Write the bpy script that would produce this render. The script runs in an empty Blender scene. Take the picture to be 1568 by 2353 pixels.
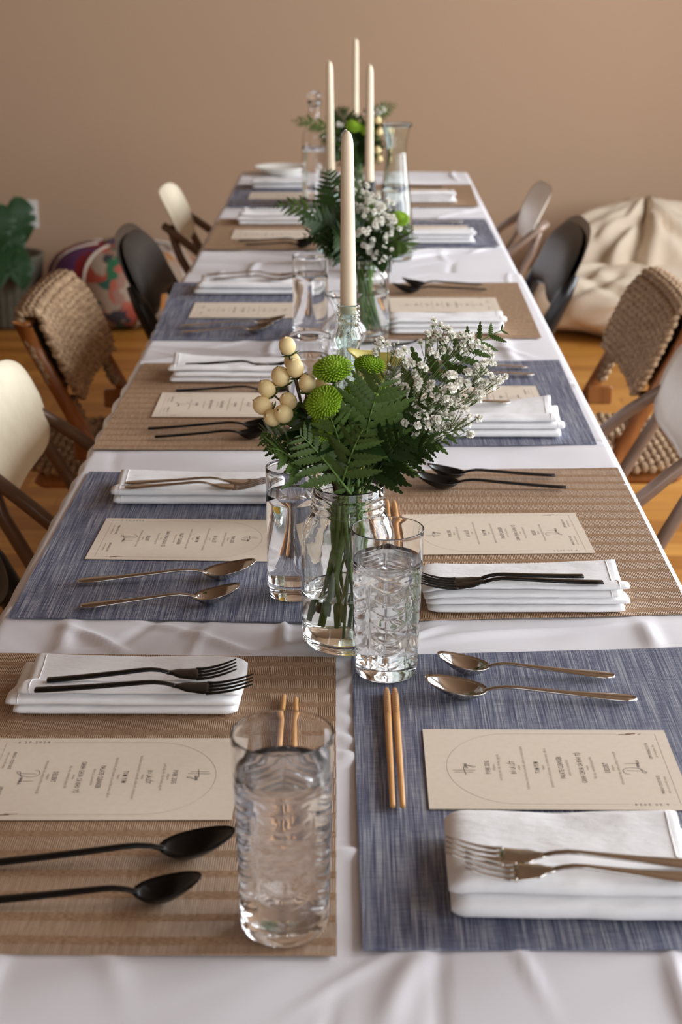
import bpy, math, random
import numpy as np
from mathutils import Vector, Matrix

# ------------------------------------------------------------------ camera, light, exposure
SC = bpy.context.scene
COL = SC.collection
TABLE = 0.75                       # height of the table tops
FPX, PITCH, YAW = 3800.0, 0.3241, -0.009
CAMZ = TABLE + 0.004 + 0.661
cam_d = bpy.data.cameras.new('camera')
cam = bpy.data.objects.new('camera', cam_d); COL.objects.link(cam)
cam_d.sensor_fit = 'VERTICAL'; cam_d.sensor_height = 36.0; cam_d.sensor_width = 24.0
cam_d.lens = FPX / 2353.0 * 36.0
cam.location = (0, 0, CAMZ)
cam.rotation_euler = (math.pi / 2 - PITCH, 0, -YAW)
cam_d.clip_start = 0.02
cam_d.dof.use_dof = True
cam_d.dof.focus_distance = 1.72
cam_d.dof.aperture_fstop = 8.5
SC.camera = cam

world = bpy.data.worlds.new('world'); SC.world = world
world.use_nodes = True
bg = world.node_tree.nodes['Background']
bg.inputs[0].default_value = (0.75, 0.85, 1.0, 1); bg.inputs[1].default_value = 1.0

SC.view_settings.view_transform = 'Standard'
SC.view_settings.look = 'None'
SC.view_settings.gamma = 1.0
SC.view_settings.use_curve_mapping = False
SC.view_settings.exposure = 0.0
SC.cycles.max_bounces = 20
SC.cycles.transmission_bounces = 20
SC.cycles.transparent_max_bounces = 12
SC.cycles.diffuse_bounces = 5
SC.cycles.glossy_bounces = 6
SC.cycles.use_denoising = True
SC.cycles.sample_clamp_indirect = 6.0

XR, XL, YB, YF, ZC = 2.7, -2.6, 7.12, -1.9, 3.0      # room: right, left, back, front, ceiling
WIN_R = [(-0.35, 1.5), (1.95, 1.5), (4.55, 2.0)]       # windows of the right wall: centre y, width
WIN_Z0, WIN_Z1 = 0.75, 2.80
def area(name, loc, rot, sx, sy, power, color):
    l = bpy.data.lights.new(name, 'AREA'); l.shape = 'RECTANGLE'
    l.size = sx; l.size_y = sy; l.energy = power; l.color = color
    o = bpy.data.objects.new(name, l); COL.objects.link(o)
    o.location = loc; o.rotation_euler = rot
    return o
DAY = (0.91, 0.955, 1.0)
for k, (wy, ww) in enumerate(WIN_R):
    area('window_daylight', (XR + 0.03, wy, (WIN_Z0 + WIN_Z1) / 2), (0, math.pi / 2, 0), WIN_Z1 - WIN_Z0, ww, (70, 115, 145)[k], DAY)
area('window_daylight', (0.9, YF - 0.03, 1.7), (math.pi / 2, 0, 0), 1.5, 1.9, 20, DAY)

# ------------------------------------------------------------------ pixel <-> place on a real plane
_cp, _sp, _cy, _sy = math.cos(PITCH), math.sin(PITCH), math.cos(YAW), math.sin(YAW)
FW = Vector((_sy * _cp, _cy * _cp, -_sp)); RT = Vector((_cy, -_sy, 0)); UP = RT.cross(FW)
def ray(px, py):
    return FW + RT * ((px - 784) / FPX) - UP * ((py - 1176.5) / FPX)
def P(px, py, z=TABLE + 0.004):
    d = ray(px, py); t = (z - CAMZ) / d.z
    return Vector((d.x * t, d.y * t, z))
def Pd(px, py, y):
    d = ray(px, py); t = y / d.y
    return Vector((d.x * t, y, CAMZ + d.z * t))
def pxm(p):
    return FPX / ((p - Vector((0, 0, CAMZ))).dot(FW))

# ------------------------------------------------------------------ helpers
rng = random.Random(7)
def tag(o, label=None, cat=None, group=None, kind=None):
    if label: o['label'] = label
    if cat: o['category'] = cat
    if group: o['group'] = group
    if kind: o['kind'] = kind
    return o
def empty(name, loc=(0, 0, 0), rz=0.0):
    o = bpy.data.objects.new(name, None); COL.objects.link(o)
    o.location = loc; o.rotation_euler = (0, 0, rz); o.empty_display_size = 0.02
    return o
def mesh_data(name, verts, faces, mat, smooth=True):
    me = bpy.data.meshes.new(name)
    me.from_pydata([tuple(v) for v in verts], [], [tuple(f) for f in faces])
    if mat is not None: me.materials.append(mat)
    if smooth: me.polygons.foreach_set('use_smooth', [True] * len(me.polygons))
    me.validate(); me.update()
    return me
def obj(name, me, parent=None, loc=None, rz=None):
    o = bpy.data.objects.new(name, me); COL.objects.link(o)
    if parent is not None: o.parent = parent
    if loc is not None: o.location = loc
    if rz is not None: o.rotation_euler = (0, 0, rz)
    return o
def mk(name, vf, mat, parent=None, smooth=True, loc=None, rz=None):
    return obj(name, mesh_data(name, vf[0], vf[1], mat, smooth), parent, loc, rz)
def join(*parts):
    V, F = [], []
    for v, f in parts:
        o = len(V); V += [tuple(p) for p in v]; F += [tuple(i + o for i in q) for q in f]
    return V, F
def xf(vf, M):
    return [tuple(M @ Vector(v)) for v in vf[0]], vf[1]
def box(x0, x1, y0, y1, z0, z1):
    v = [(x, y, z) for z in (z0, z1) for y in (y0, y1) for x in (x0, x1)]
    return v, [(0, 2, 3, 1), (4, 5, 7, 6), (0, 1, 5, 4), (2, 6, 7, 3), (0, 4, 6, 2), (1, 3, 7, 5)]
def bbox(x0, x1, y0, y1, z0, z1, b=0.004):
    """box with chamfered edges"""
    v = []; f = []
    for z, i in ((z0, b), (z0 + b, 0), (z1 - b, 0), (z1, b)):
        xa, xb, ya, yb = x0 + i, x1 - i, y0 + i, y1 - i
        v += [(xa + b, ya, z), (xb - b, ya, z), (xb, ya + b, z), (xb, yb - b, z), (xb - b, yb, z), (xa + b, yb, z), (xa, yb - b, z), (xa, ya + b, z)]
    for r in range(3):
        for k in range(8):
            a, c = r * 8 + k, r * 8 + (k + 1) % 8
            f.append((a, c, c + 8, a + 8))
    f.append(tuple(range(7, -1, -1))); f.append(tuple(range(24, 32)))
    return v, f
def lathe(prof, n=48, fr=None):
    """closed profile (r, z) from axis to axis; fr(theta, r, z, i) may change the radius"""
    V, F, rows = [], [], []
    for i, (r, z) in enumerate(prof):
        if r < 1e-7:
            rows.append([len(V)]); V.append((0, 0, z))
        else:
            row = []
            for k in range(n):
                t = 2 * math.pi * k / n
                rr = fr(t, r, z, i) if fr else r
                row.append(len(V)); V.append((rr * math.cos(t), rr * math.sin(t), z))
            rows.append(row)
    for a, b in zip(rows[:-1], rows[1:]):
        for k in range(n):
            k2 = (k + 1) % n
            if len(a) == 1 and len(b) == 1: continue
            if len(a) == 1: F.append((a[0], b[k2], b[k]))
            elif len(b) == 1: F.append((a[k], a[k2], b[0]))
            else: F.append((a[k], a[k2], b[k2], b[k]))
    return V, F
def tube(pts, rad, n=8, cap=True):
    pts = [Vector(p) for p in pts]
    if not hasattr(rad, '__len__'): rad = [rad] * len(pts)
    V, F = [], []
    t0 = (pts[1] - pts[0]).normalized()
    ref = Vector((0, 0, 1)) if abs(t0.z) < 0.9 else Vector((1, 0, 0))
    nrm = t0.cross(ref).normalized()
    for i, p in enumerate(pts):
        t = (pts[min(i + 1, len(pts) - 1)] - pts[max(i - 1, 0)]).normalized()
        nrm = (nrm - t * nrm.dot(t)).normalized(); b = t.cross(nrm)
        for k in range(n):
            a = 2 * math.pi * k / n
            V.append(p + (nrm * math.cos(a) + b * math.sin(a)) * rad[i])
    for i in range(len(pts) - 1):
        for k in range(n):
            k2 = (k + 1) % n
            F.append((i * n + k, i * n + k2, (i + 1) * n + k2, (i + 1) * n + k))
    if cap:
        F.append(tuple(range(n - 1, -1, -1))); F.append(tuple((len(pts) - 1) * n + k for k in range(n)))
    return V, F
def bez(a, b, c, n):
    a, b, c = Vector(a), Vector(b), Vector(c)
    return [a * (1 - t) ** 2 + b * 2 * t * (1 - t) + c * t * t for t in [i / (n - 1) for i in range(n)]]
def loft(secs, n=10, pw=2.6):
    """sections (x, y, z, half width, half thickness) lofted along x; rounded cross-section in y-z"""
    V, F = [], []
    a, b = secs[0], secs[-1]; e = min(a[4], a[3]) * 0.6; e2 = min(b[4], b[3]) * 0.6      # rounded ends
    secs = [(a[0] - e, a[1], a[2], a[3] * 0.3, a[4] * 0.3), (a[0] - e * 0.6, a[1], a[2], a[3] * 0.82, a[4] * 0.75)] + list(secs) + [(b[0] + e2 * 0.6, b[1], b[2], b[3] * 0.82, b[4] * 0.75), (b[0] + e2, b[1], b[2], b[3] * 0.3, b[4] * 0.3)]
    for (x, y, z, hw, ht) in secs:
        for k in range(n):
            a = 2 * math.pi * k / n
            c, s = math.cos(a), math.sin(a)
            V.append((x, y + hw * math.copysign(abs(c) ** (2 / pw), c), z + ht * math.copysign(abs(s) ** (2 / pw), s)))
    m = len(secs)
    for i in range(m - 1):
        for k in range(n):
            k2 = (k + 1) % n
            F.append((i * n + k, i * n + k2, (i + 1) * n + k2, (i + 1) * n + k))
    F.append(tuple(range(n - 1, -1, -1))); F.append(tuple((m - 1) * n + k for k in range(n)))
    return V, F
def vnoise(x, y, seed=0):
    x = np.asarray(x, float); y = np.asarray(y, float)
    xi = np.floor(x).astype(np.int64); yi = np.floor(y).astype(np.int64)
    fx = x - xi; fy = y - yi
    fx = fx * fx * (3 - 2 * fx); fy = fy * fy * (3 - 2 * fy)
    def h(a, b):
        n = (a * 374761393 + b * 668265263 + seed * 974711) & 0x7fffffff
        n = ((n ^ (n >> 13)) * 1274126177) & 0x7fffffff
        return ((n ^ (n >> 16)) & 0xffff) / 65535.0
    return (h(xi, yi) * (1 - fx) + h(xi + 1, yi) * fx) * (1 - fy) + (h(xi, yi + 1) * (1 - fx) + h(xi + 1, yi + 1) * fx) * fy
def interp(x, pts):
    return float(np.interp(x, [p[0] for p in pts], [p[1] for p in pts]))
def smooth_interp(x, pts):
    xs = [p[0] for p in pts]
    for i in range(len(xs) - 1):
        if x <= xs[i + 1] or i == len(xs) - 2:
            t = min(max((x - xs[i]) / (xs[i + 1] - xs[i]), 0), 1); t = t * t * (3 - 2 * t)
            return pts[i][1] * (1 - t) + pts[i + 1][1] * t

# ------------------------------------------------------------------ materials
class NT:
    def __init__(s, name):
        s.m = bpy.data.materials.new(name); s.m.use_nodes = True
        s.t = s.m.node_tree; s.b = s.t.nodes['Principled BSDF']
    def n(s, kind, **kw):
        nd = s.t.nodes.new(kind)
        for k, v in kw.items():
            if k in nd.inputs.keys(): nd.inputs[k].default_value = v
            else: setattr(nd, k, v)
        return nd
    def l(s, a, b): s.t.links.new(a, b)
    def set(s, **kw):
        for k, v in kw.items(): s.b.inputs[k.replace('_', ' ')].default_value = v
        return s
    def coord(s, scale=(1, 1, 1), out='Object', rot=(0, 0, 0)):
        tc = s.n('ShaderNodeTexCoord'); mp = s.n('ShaderNodeMapping')
        mp.inputs['Scale'].default_value = scale; mp.inputs['Rotation'].default_value = rot
        s.l(tc.outputs[out], mp.inputs['Vector']); return mp.outputs['Vector']
    def noise(s, vec, scale=5, detail=2, rough=0.5, dist=0.0):
        nd = s.n('ShaderNodeTexNoise', Scale=scale, Detail=detail, Roughness=rough, Distortion=dist)
        s.l(vec, nd.inputs['Vector']); return nd.outputs['Fac']
    def ramp(s, fac, stops, interp='LINEAR'):
        nd = s.n('ShaderNodeValToRGB'); cr = nd.color_ramp; cr.interpolation = interp
        while len(cr.elements) < len(stops): cr.elements.new(0.5)
        for e, (p, c) in zip(cr.elements, stops):
            e.position = p; e.color = (c[0], c[1], c[2], 1) if hasattr(c, '__len__') else (c, c, c, 1)
        s.l(fac, nd.inputs['Fac']); return nd.outputs['Color']
    def math(s, op, a, b=None, c=None):
        nd = s.n('ShaderNodeMath', operation=op)
        for i, v in enumerate((a, b, c)):
            if v is None: continue
            if isinstance(v, (int, float)): nd.inputs[i].default_value = v
            else: s.l(v, nd.inputs[i])
        return nd.outputs[0]
    def sep(s, vec):
        nd = s.n('ShaderNodeSeparateXYZ'); s.l(vec, nd.inputs[0]); return nd.outputs
    def mix(s, fac, a, b, blend='MIX'):
        nd = s.n('ShaderNodeMix', data_type='RGBA', blend_type=blend)
        for i, v in ((0, fac), (6, a), (7, b)):
            if isinstance(v, (int, float)): nd.inputs[i].default_value = v
            elif isinstance(v, tuple): nd.inputs[i].default_value = (v[0], v[1], v[2], 1)
            else: s.l(v, nd.inputs[i])
        return nd.outputs[2]
    def color(s, c): s.l(c, s.b.inputs['Base Color']); return s
    def bump(s, h, strength=0.3, dist=0.002):
        nd = s.n('ShaderNodeBump', Strength=strength, Distance=dist)
        s.l(h, nd.inputs['Height']); s.l(nd.outputs[0], s.b.inputs['Normal']); return s

def plain(name, col, rough=0.5, metal=0.0, var=0.12, scale=40.0, bump=0.0, bdist=0.001, **kw):
    m = NT(name); v = m.coord()
    f = m.noise(v, scale, 3, 0.6)
    dark = tuple(c * (1 - var) for c in col); lite = tuple(min(1, c * (1 + var)) for c in col)
    m.color(m.ramp(f, [(0.3, dark), (0.7, lite)]))
    m.set(Roughness=rough, Metallic=metal, **kw)
    if bump: m.bump(f, bump, bdist)
    return m.m
def glass_mat(name, col=(1, 1, 1), ior=1.48, rough=0.0, wave=0.0):
    m = NT(name)
    m.set(Base_Color=(col[0], col[1], col[2], 1), Roughness=rough, IOR=ior)
    m.b.inputs['Transmission Weight'].default_value = 1.0
    if wave:
        m.bump(m.noise(m.coord(), 60, 2, 0.5), wave, 0.002)
    return m.m

M = {}
M['glass'] = glass_mat('clear_glass', (1, 1, 1), 1.5)
M['jar_glass'] = glass_mat('jar_glass', (0.985, 1, 0.985), 1.48, 0.0, 0.12)
M['bottle_glass'] = glass_mat('aqua_bottle_glass', (0.83, 0.935, 0.895), 1.45, 0.0, 0.6)
M['carafe_glass'] = glass_mat('carafe_glass', (0.93, 0.985, 0.96), 1.45)
M['water'] = glass_mat('water', (1, 1, 1), 1.33)
M['dark_glass'] = glass_mat('dark_bottle_glass', (0.05, 0.045, 0.04), 1.45, 0.05)

m = NT('tablecloth_cotton'); v = m.coord()
fz = m.noise(m.coord((1500, 1500, 1500)), 1.0, 1)
m.color(m.ramp(m.noise(v, 3, 2), [(0.3, (0.72, 0.70, 0.735)), (0.7, (0.78, 0.76, 0.79))]))
m.set(Roughness=0.75); m.b.inputs['Sheen Weight'].default_value = 0.15
m.bump(fz, 0.12, 0.0006); M['cloth'] = m.m

m = NT('napkin_cotton')
fz = m.noise(m.coord((1, 1, 1)), 900.0, 1); wz = m.noise(m.coord((1, 2.2, 1)), 26, 3, 0.55)
m.color(m.ramp(wz, [(0.3, (0.84, 0.83, 0.84)), (0.7, (0.89, 0.88, 0.88))]))
m.set(Roughness=0.8); m.b.inputs['Sheen Weight'].default_value = 0.15
m.bump(m.math('ADD', wz, m.math('MULTIPLY', fz, 0.06)), 0.35, 0.006); M['napkin'] = m.m

# woven placemats
m = NT('blue_woven_vinyl'); v = m.coord()
st = m.noise(m.coord((760, 11, 1)), 1.0, 2, 0.65); st2 = m.noise(m.coord((150, 5, 1)), 1.0, 2, 0.5)
cross = m.noise(m.coord((60, 900, 1)), 1.0, 1); lo = m.noise(m.coord((14, 30, 1)), 1.0, 2)
val = m.math('ADD', m.math('MULTIPLY', st, 0.95), m.math('MULTIPLY', st2, 0.30))
val = m.math('ADD', val, m.math('MULTIPLY', cross, 0.30)); val = m.math('ADD', val, m.math('MULTIPLY', lo, 0.12))
val = m.math('SUBTRACT', val, 0.33)
m.color(m.ramp(val, [(0.30, (0.040, 0.046, 0.098)), (0.48, (0.128, 0.140, 0.212)), (0.64, (0.315, 0.325, 0.37)), (0.80, (0.53, 0.53, 0.54))]))
m.set(Roughness=0.6)
wv = m.math('MULTIPLY', m.math('SINE', m.math('MULTIPLY', m.sep(v)[0], 4200.0)), m.math('SINE', m.math('MULTIPLY', m.sep(v)[1], 3800.0)))
m.bump(m.math('ADD', m.math('MULTIPLY', wv, 0.3), st), 0.5, 0.0008); M['mat_blue'] = m.m

m = NT('tan_ribbed_vinyl'); v = m.coord(); X, Y, Z = m.sep(v)
jit = m.noise(m.coord((9, 60, 1)), 1.0, 2)
fy = m.math('FRACT', m.math('ADD', m.math('DIVIDE', Y, 0.030), m.math('MULTIPLY', jit, 0.15)))
row = m.math('FLOOR', m.math('ADD', m.math('DIVIDE', Y, 0.030), m.math('MULTIPLY', jit, 0.15)))
band = m.math('LESS_THAN', m.math('ABSOLUTE', m.math('SUBTRACT', fy, 0.45)), 0.33)
sx = m.math('SINE', m.math('ADD', m.math('MULTIPLY', X, 2 * math.pi / 0.0018), m.math('MULTIPLY', row, 2.1)))
sx = m.math('ADD', m.math('MULTIPLY', sx, 0.5), 0.5)
grain = m.noise(m.coord((420, 30, 1)), 1.0, 2); fine = m.noise(m.coord((260, 700, 1)), 1.0, 1)
strokes = m.ramp(m.math('ADD', m.math('MULTIPLY', sx, 0.55), m.math('MULTIPLY', grain, 0.5)), [(0.20, (0.175, 0.090, 0.043)), (0.55, (0.36, 0.212, 0.118)), (0.85, (0.60, 0.425, 0.275))])
plainw = m.ramp(m.math('ADD', m.math('MULTIPLY', fine, 0.8), m.math('MULTIPLY', grain, 0.25)), [(0.35, (0.20, 0.108, 0.055)), (0.7, (0.44, 0.278, 0.165))])
m.color(m.mix(band, plainw, strokes)); m.set(Roughness=0.55)
m.bump(m.math('ADD', m.math('MULTIPLY', sx, band), m.math('MULTIPLY', fine, 0.5)), 0.6, 0.0012); M['mat_tan'] = m.m

m = NT('menu_card_stock'); m.color(m.ramp(m.noise(m.coord(), 160, 3), [(0.3, (0.735, 0.625, 0.505)), (0.7, (0.765, 0.655, 0.535))]))
m.set(Roughness=0.85); M['card'] = m.m
M['ink'] = plain('printing_ink', (0.075, 0.062, 0.055), 0.7, 0, 0.1)
M['ink_grey'] = plain('grey_printing_ink', (0.40, 0.335, 0.265), 0.8, 0, 0.1)
M['steel'] = plain('brushed_steel', (0.55, 0.515, 0.475), 0.13, 1.0, 0.05, 60)
M['black_metal'] = plain('matte_black_metal', (0.005, 0.0045, 0.004), 0.26, 0.0, 0.1, 60, Specular_IOR_Level=0.3)
m = NT('bamboo'); g = m.noise(m.coord((30, 500, 500)), 1.0, 3)
m.color(m.ramp(g, [(0.3, (0.50, 0.24, 0.075)), (0.7, (0.68, 0.37, 0.14))])); m.set(Roughness=0.42); M['bamboo'] = m.m
M['burnt'] = plain('branded_pattern', (0.16, 0.07, 0.025), 0.6)
m = NT('ivory_wax'); m.color(m.ramp(m.noise(m.coord(), 12, 2), [(0.3, (0.83, 0.70, 0.52)), (0.7, (0.87, 0.75, 0.57))]))
m.set(Roughness=0.42); m.b.inputs['Subsurface Weight'].default_value = 0.35
m.b.inputs['Subsurface Radius'].default_value = (0.012, 0.006, 0.003); M['wax'] = m.m
M['wick'] = plain('cotton_wick', (0.75, 0.70, 0.62), 0.9)
M['ceramic'] = plain('white_ceramic', (0.78, 0.76, 0.70), 0.25, 0, 0.03)
# plants
def leafmat(name, a, b, rough=0.42, tr=0.12):
    m = NT(name); m.color(m.ramp(m.noise(m.coord(), 70, 3, 0.6), [(0.3, a), (0.7, b)])); m.set(Roughness=rough)
    m.b.inputs['Subsurface Weight'].default_value = 0.0
    m.b.inputs['Specular IOR Level'].default_value = 0.22
    return m.m
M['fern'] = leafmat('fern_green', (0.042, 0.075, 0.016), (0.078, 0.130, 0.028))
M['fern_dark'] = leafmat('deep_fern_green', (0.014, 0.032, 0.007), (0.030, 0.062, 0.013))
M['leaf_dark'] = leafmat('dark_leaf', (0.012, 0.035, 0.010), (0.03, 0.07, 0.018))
M['stem'] = leafmat('stem_green', (0.09, 0.17, 0.035), (0.16, 0.27, 0.07))
M['stem_dark'] = leafmat('dark_stem_green', (0.065, 0.125, 0.022), (0.13, 0.21, 0.045))
M['stem_brown'] = leafmat('brown_stem', (0.06, 0.035, 0.02), (0.11, 0.065, 0.03))
M['mum'] = leafmat('lime_petals', (0.15, 0.29, 0.012), (0.33, 0.50, 0.035), 0.5)
M['berry'] = leafmat('cream_berry', (0.80, 0.61, 0.29), (0.88, 0.71, 0.39), 0.28)
M['calyx'] = leafmat('calyx_green', (0.06, 0.13, 0.02), (0.12, 0.22, 0.04))
M['calla'] = leafmat('pale_yellow_petal', (0.74, 0.66, 0.18), (0.86, 0.79, 0.32), 0.45)
M['gyp'] = leafmat('baby_breath_white', (0.84, 0.81, 0.73), (0.93, 0.91, 0.85), 0.7)
M['gyp_stem'] = leafmat('thin_olive_stem', (0.10, 0.14, 0.05), (0.17, 0.21, 0.09))
M['monstera'] = leafmat('houseplant_leaf', (0.012, 0.036, 0.012), (0.028, 0.075, 0.026), 0.4)
# room
m = NT('tan_wall_paint'); m.color(m.ramp(m.noise(m.coord(), 1.2, 3), [(0.3, (0.445, 0.308, 0.205)), (0.7, (0.460, 0.320, 0.213))]))
m.set(Roughness=0.85); m.bump(m.noise(m.coord(), 240, 2), 0.05, 0.001); M['wall'] = m.m
M['wall_white'] = plain('white_wall_paint', (0.70, 0.67, 0.62), 0.85, 0, 0.03, 2)
M['wall_warm'] = plain('clay_wall_paint', (0.33, 0.235, 0.165), 0.85, 0, 0.03, 2)
M['ceil'] = plain('brown_ceiling', (0.17, 0.105, 0.060), 0.9, 0, 0.03, 2)
M['frame_white'] = plain('window_frame_paint', (0.75, 0.73, 0.70), 0.4, 0, 0.03, 10)
m = NT('honey_wood_floor')
oi = m.n('ShaderNodeObjectInfo')
base = m.ramp(oi.outputs['Random'], [(0.0, (0.40, 0.155, 0.022)), (0.5, (0.54, 0.235, 0.038)), (1.0, (0.64, 0.305, 0.060))])
gr = m.noise(m.coord((2.2, 40, 1)), 1.0, 4, 0.6, 0.4)
m.color(m.mix(0.75, base, m.ramp(gr, [(0.3, (0.55, 0.5, 0.45)), (0.7, (1, 1, 1))]), 'MULTIPLY')); m.set(Roughness=0.42); M['floor'] = m.m
M['table_top'] = plain('folding_table_plastic', (0.55, 0.55, 0.53), 0.5)
M['grey_metal'] = plain('grey_tube_metal', (0.25, 0.25, 0.25), 0.4, 0.7)
M['cream_shell'] = plain('cream_enamel', (0.80, 0.73, 0.56), 0.32, 0, 0.05, 30)
M['grey_shell'] = plain('pale_grey_enamel', (0.66, 0.62, 0.55), 0.3, 0, 0.05, 30)
M['brown_metal'] = plain('brown_enamel_tube', (0.13, 0.075, 0.045), 0.32, 0.2, 0.1, 30)
M['taupe_metal'] = plain('taupe_enamel_tube', (0.20, 0.135, 0.10), 0.32, 0.2, 0.1, 30)
M['vinyl'] = plain('black_vinyl', (0.015, 0.0145, 0.014), 0.5, 0, 0.15, 400, 0.25, 0.0008)
M['black_tube'] = plain('black_tube_enamel', (0.010, 0.010, 0.011), 0.3, 0.1, 0.1, 30)
m = NT('reddish_chair_wood'); m.color(m.ramp(m.noise(m.coord((60, 60, 6)), 1.0, 3), [(0.3, (0.20, 0.065, 0.014)), (0.7, (0.32, 0.115, 0.028))])); m.set(Roughness=0.35); M['chair_wood'] = m.m
m = NT('seagrass_cord'); m.color(m.ramp(m.noise(m.coord(), 90, 3, 0.7), [(0.3, (0.16, 0.09, 0.045)), (0.55, (0.33, 0.21, 0.115)), (0.75, (0.55, 0.39, 0.24))])); m.set(Roughness=0.8); M['cord'] = m.m
m = NT('beanbag_canvas'); m.color(m.ramp(m.noise(m.coord(), 8, 3), [(0.3, (0.63, 0.53, 0.41)), (0.7, (0.69, 0.585, 0.46))])); m.set(Roughness=0.9); m.bump(m.noise(m.coord(), 500, 1), 0.1, 0.002); M['canvas'] = m.m
M['pot'] = plain('grey_ribbed_pot', (0.10, 0.092, 0.065), 0.7)
M['plate_white'] = plain('outlet_plastic', (0.72, 0.71, 0.68), 0.4)
M['label_yellow'] = plain('yellow_paper_label', (0.72, 0.46, 0.03), 0.6)
def patch(name, cols, scale):
    m = NT(name); vo = m.n('ShaderNodeTexVoronoi', Scale=scale); vo.feature = 'F1'
    nz = m.n('ShaderNodeTexNoise', Scale=9.0); mixv = m.n('ShaderNodeMix', data_type='VECTOR'); mixv.inputs[0].default_value = 0.18
    co = m.coord(); m.l(co, nz.inputs['Vector']); m.l(co, mixv.inputs[4]); m.l(nz.outputs['Color'], mixv.inputs[5])
    m.l(mixv.outputs[1], vo.inputs['Vector'])
    sp = m.n('ShaderNodeSeparateColor'); m.l(vo.outputs['Color'], sp.inputs[0])
    m.color(m.ramp(sp.outputs[0], [(i / len(cols), c) for i, c in enumerate(cols)], 'CONSTANT')); m.set(Roughness=0.9)
    return m.m
M['patch_red'] = patch('red_patchwork', [(0.26, 0.010, 0.014), (0.20, 0.008, 0.012), (0.10, 0.03, 0.13), (0.33, 0.015, 0.02), (0.22, 0.01, 0.02), (0.08, 0.03, 0.12)], 8)
M['patch_floral'] = patch('floral_patchwork', [(0.40, 0.31, 0.24), (0.38, 0.08, 0.05), (0.36, 0.28, 0.22), (0.03, 0.15, 0.07), (0.42, 0.33, 0.26), (0.45, 0.12, 0.08), (0.38, 0.30, 0.23), (0.05, 0.045, 0.06), (0.35, 0.20, 0.15), (0.03, 0.12, 0.09)], 16)
M['patch_beige'] = patch('beige_patchwork', [(0.32, 0.24, 0.18), (0.28, 0.21, 0.16), (0.35, 0.27, 0.20), (0.45, 0.18, 0.04), (0.30, 0.23, 0.18)], 14)
M['patch_purple'] = patch('purple_patchwork', [(0.08, 0.05, 0.15), (0.12, 0.07, 0.19), (0.26, 0.23, 0.23), (0.09, 0.05, 0.13)], 14)
M['piping'] = plain('white_piping', (0.55, 0.47, 0.40), 0.9)

# ================================================================== the room
def structure(name, vf, mat, smooth=False, parent=None):
    o = mk(name, vf, mat, parent, smooth)
    if parent is None: o['kind'] = 'structure'
    return o
fl = structure('floor', box(XL - 0.1, XR + 0.1, YF - 0.1, YB + 0.1, -0.06, -0.012), M['floor'])
bd = {}
y = 1.30; row = 0
while y < YB - 0.01:
    w = min(0.092, YB - y)
    cuts = [XL] + sorted([XL + 1.2 + 1.0 * rng.random(), XL + 3.0 + 1.1 * rng.random()]) + [XR]
    for a, b in zip(cuts[:-1], cuts[1:]):
        mk('floorboard', bbox(a + 0.0006, b - 0.0006, y + 0.0007, y + w - 0.0007, -0.012, 0.0, 0.0012), M['floor'], fl, False)
    y += w; row += 1
structure('wall_back', box(XL - 0.1, XR + 0.1, YB, YB + 0.1, -0.06, ZC), M['wall'])
structure('wall_left', box(XL - 0.1, XL, YF, YB, -0.06, ZC), M['wall_warm'])
structure('ceiling', box(XL - 0.1, XR + 0.1, YF - 0.1, YB + 0.1, ZC, ZC + 0.1), M['ceil'])
# right wall with three window openings, front wall with one
parts = [box(XR, XR + 0.1, YF, YB, -0.06, WIN_Z0), box(XR, XR + 0.1, YF, YB, WIN_Z1, ZC)]
yy = YF
for wy, ww in WIN_R:
    parts.append(box(XR, XR + 0.1, yy, wy - ww / 2, WIN_Z0, WIN_Z1)); yy = wy + ww / 2
parts.append(box(XR, XR + 0.1, yy, YB, WIN_Z0, WIN_Z1))
structure('wall_right', join(*parts), M['wall_white'])
structure('wall_front', join(box(XL, 0.15, YF - 0.1, YF, -0.06, ZC), box(1.65, XR, YF - 0.1, YF, -0.06, ZC),
                             box(0.15, 1.65, YF - 0.1, YF, -0.06, 0.75), box(0.15, 1.65, YF - 0.1, YF, 2.65, ZC)), M['wall_warm'])
for k, (wy, ww) in enumerate(WIN_R):
    y0, y1 = wy - ww / 2, wy + ww / 2
    w = structure('window_%d' % (k + 1), join(box(XR - 0.02, XR + 0.1, y0 - 0.07, y0, WIN_Z0 - 0.07, WIN_Z1 + 0.07), box(XR - 0.02, XR + 0.1, y1, y1 + 0.07, WIN_Z0 - 0.07, WIN_Z1 + 0.07),
        box(XR - 0.02, XR + 0.1, y0, y1, WIN_Z1, WIN_Z1 + 0.07), box(XR - 0.06, XR + 0.1, y0, y1, WIN_Z0 - 0.05, WIN_Z0)), M['frame_white'])
    mk('mullion', join(box(XR - 0.005, XR + 0.02, wy - 0.02, wy + 0.02, WIN_Z0, WIN_Z1)), M['frame_white'], w, False)
    mk('transom', join(box(XR - 0.004, XR + 0.019, y0, y1, 1.98, 2.02)), M['frame_white'], w, False)
    mk('pane', box(XR + 0.06, XR + 0.064, y0, y1, WIN_Z0, WIN_Z1), M['glass'], w, False)
w = structure('window_4', join(box(0.08, 0.15, YF - 0.1, YF + 0.02, 0.68, 2.72), box(1.65, 1.72, YF - 0.1, YF + 0.02, 0.68, 2.72), box(0.15, 1.65, YF - 0.1, YF + 0.02, 2.65, 2.72), box(0.15, 1.65, YF - 0.1, YF + 0.05, 0.70, 0.75)), M['frame_white'])
mk('mullion', box(0.88, 0.92, YF - 0.02, YF + 0.005, 0.75, 2.65), M['frame_white'], w, False)
mk('pane', box(0.15, 1.65, YF - 0.064, YF - 0.06, 0.75, 2.65), M['glass'], w, False)

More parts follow.
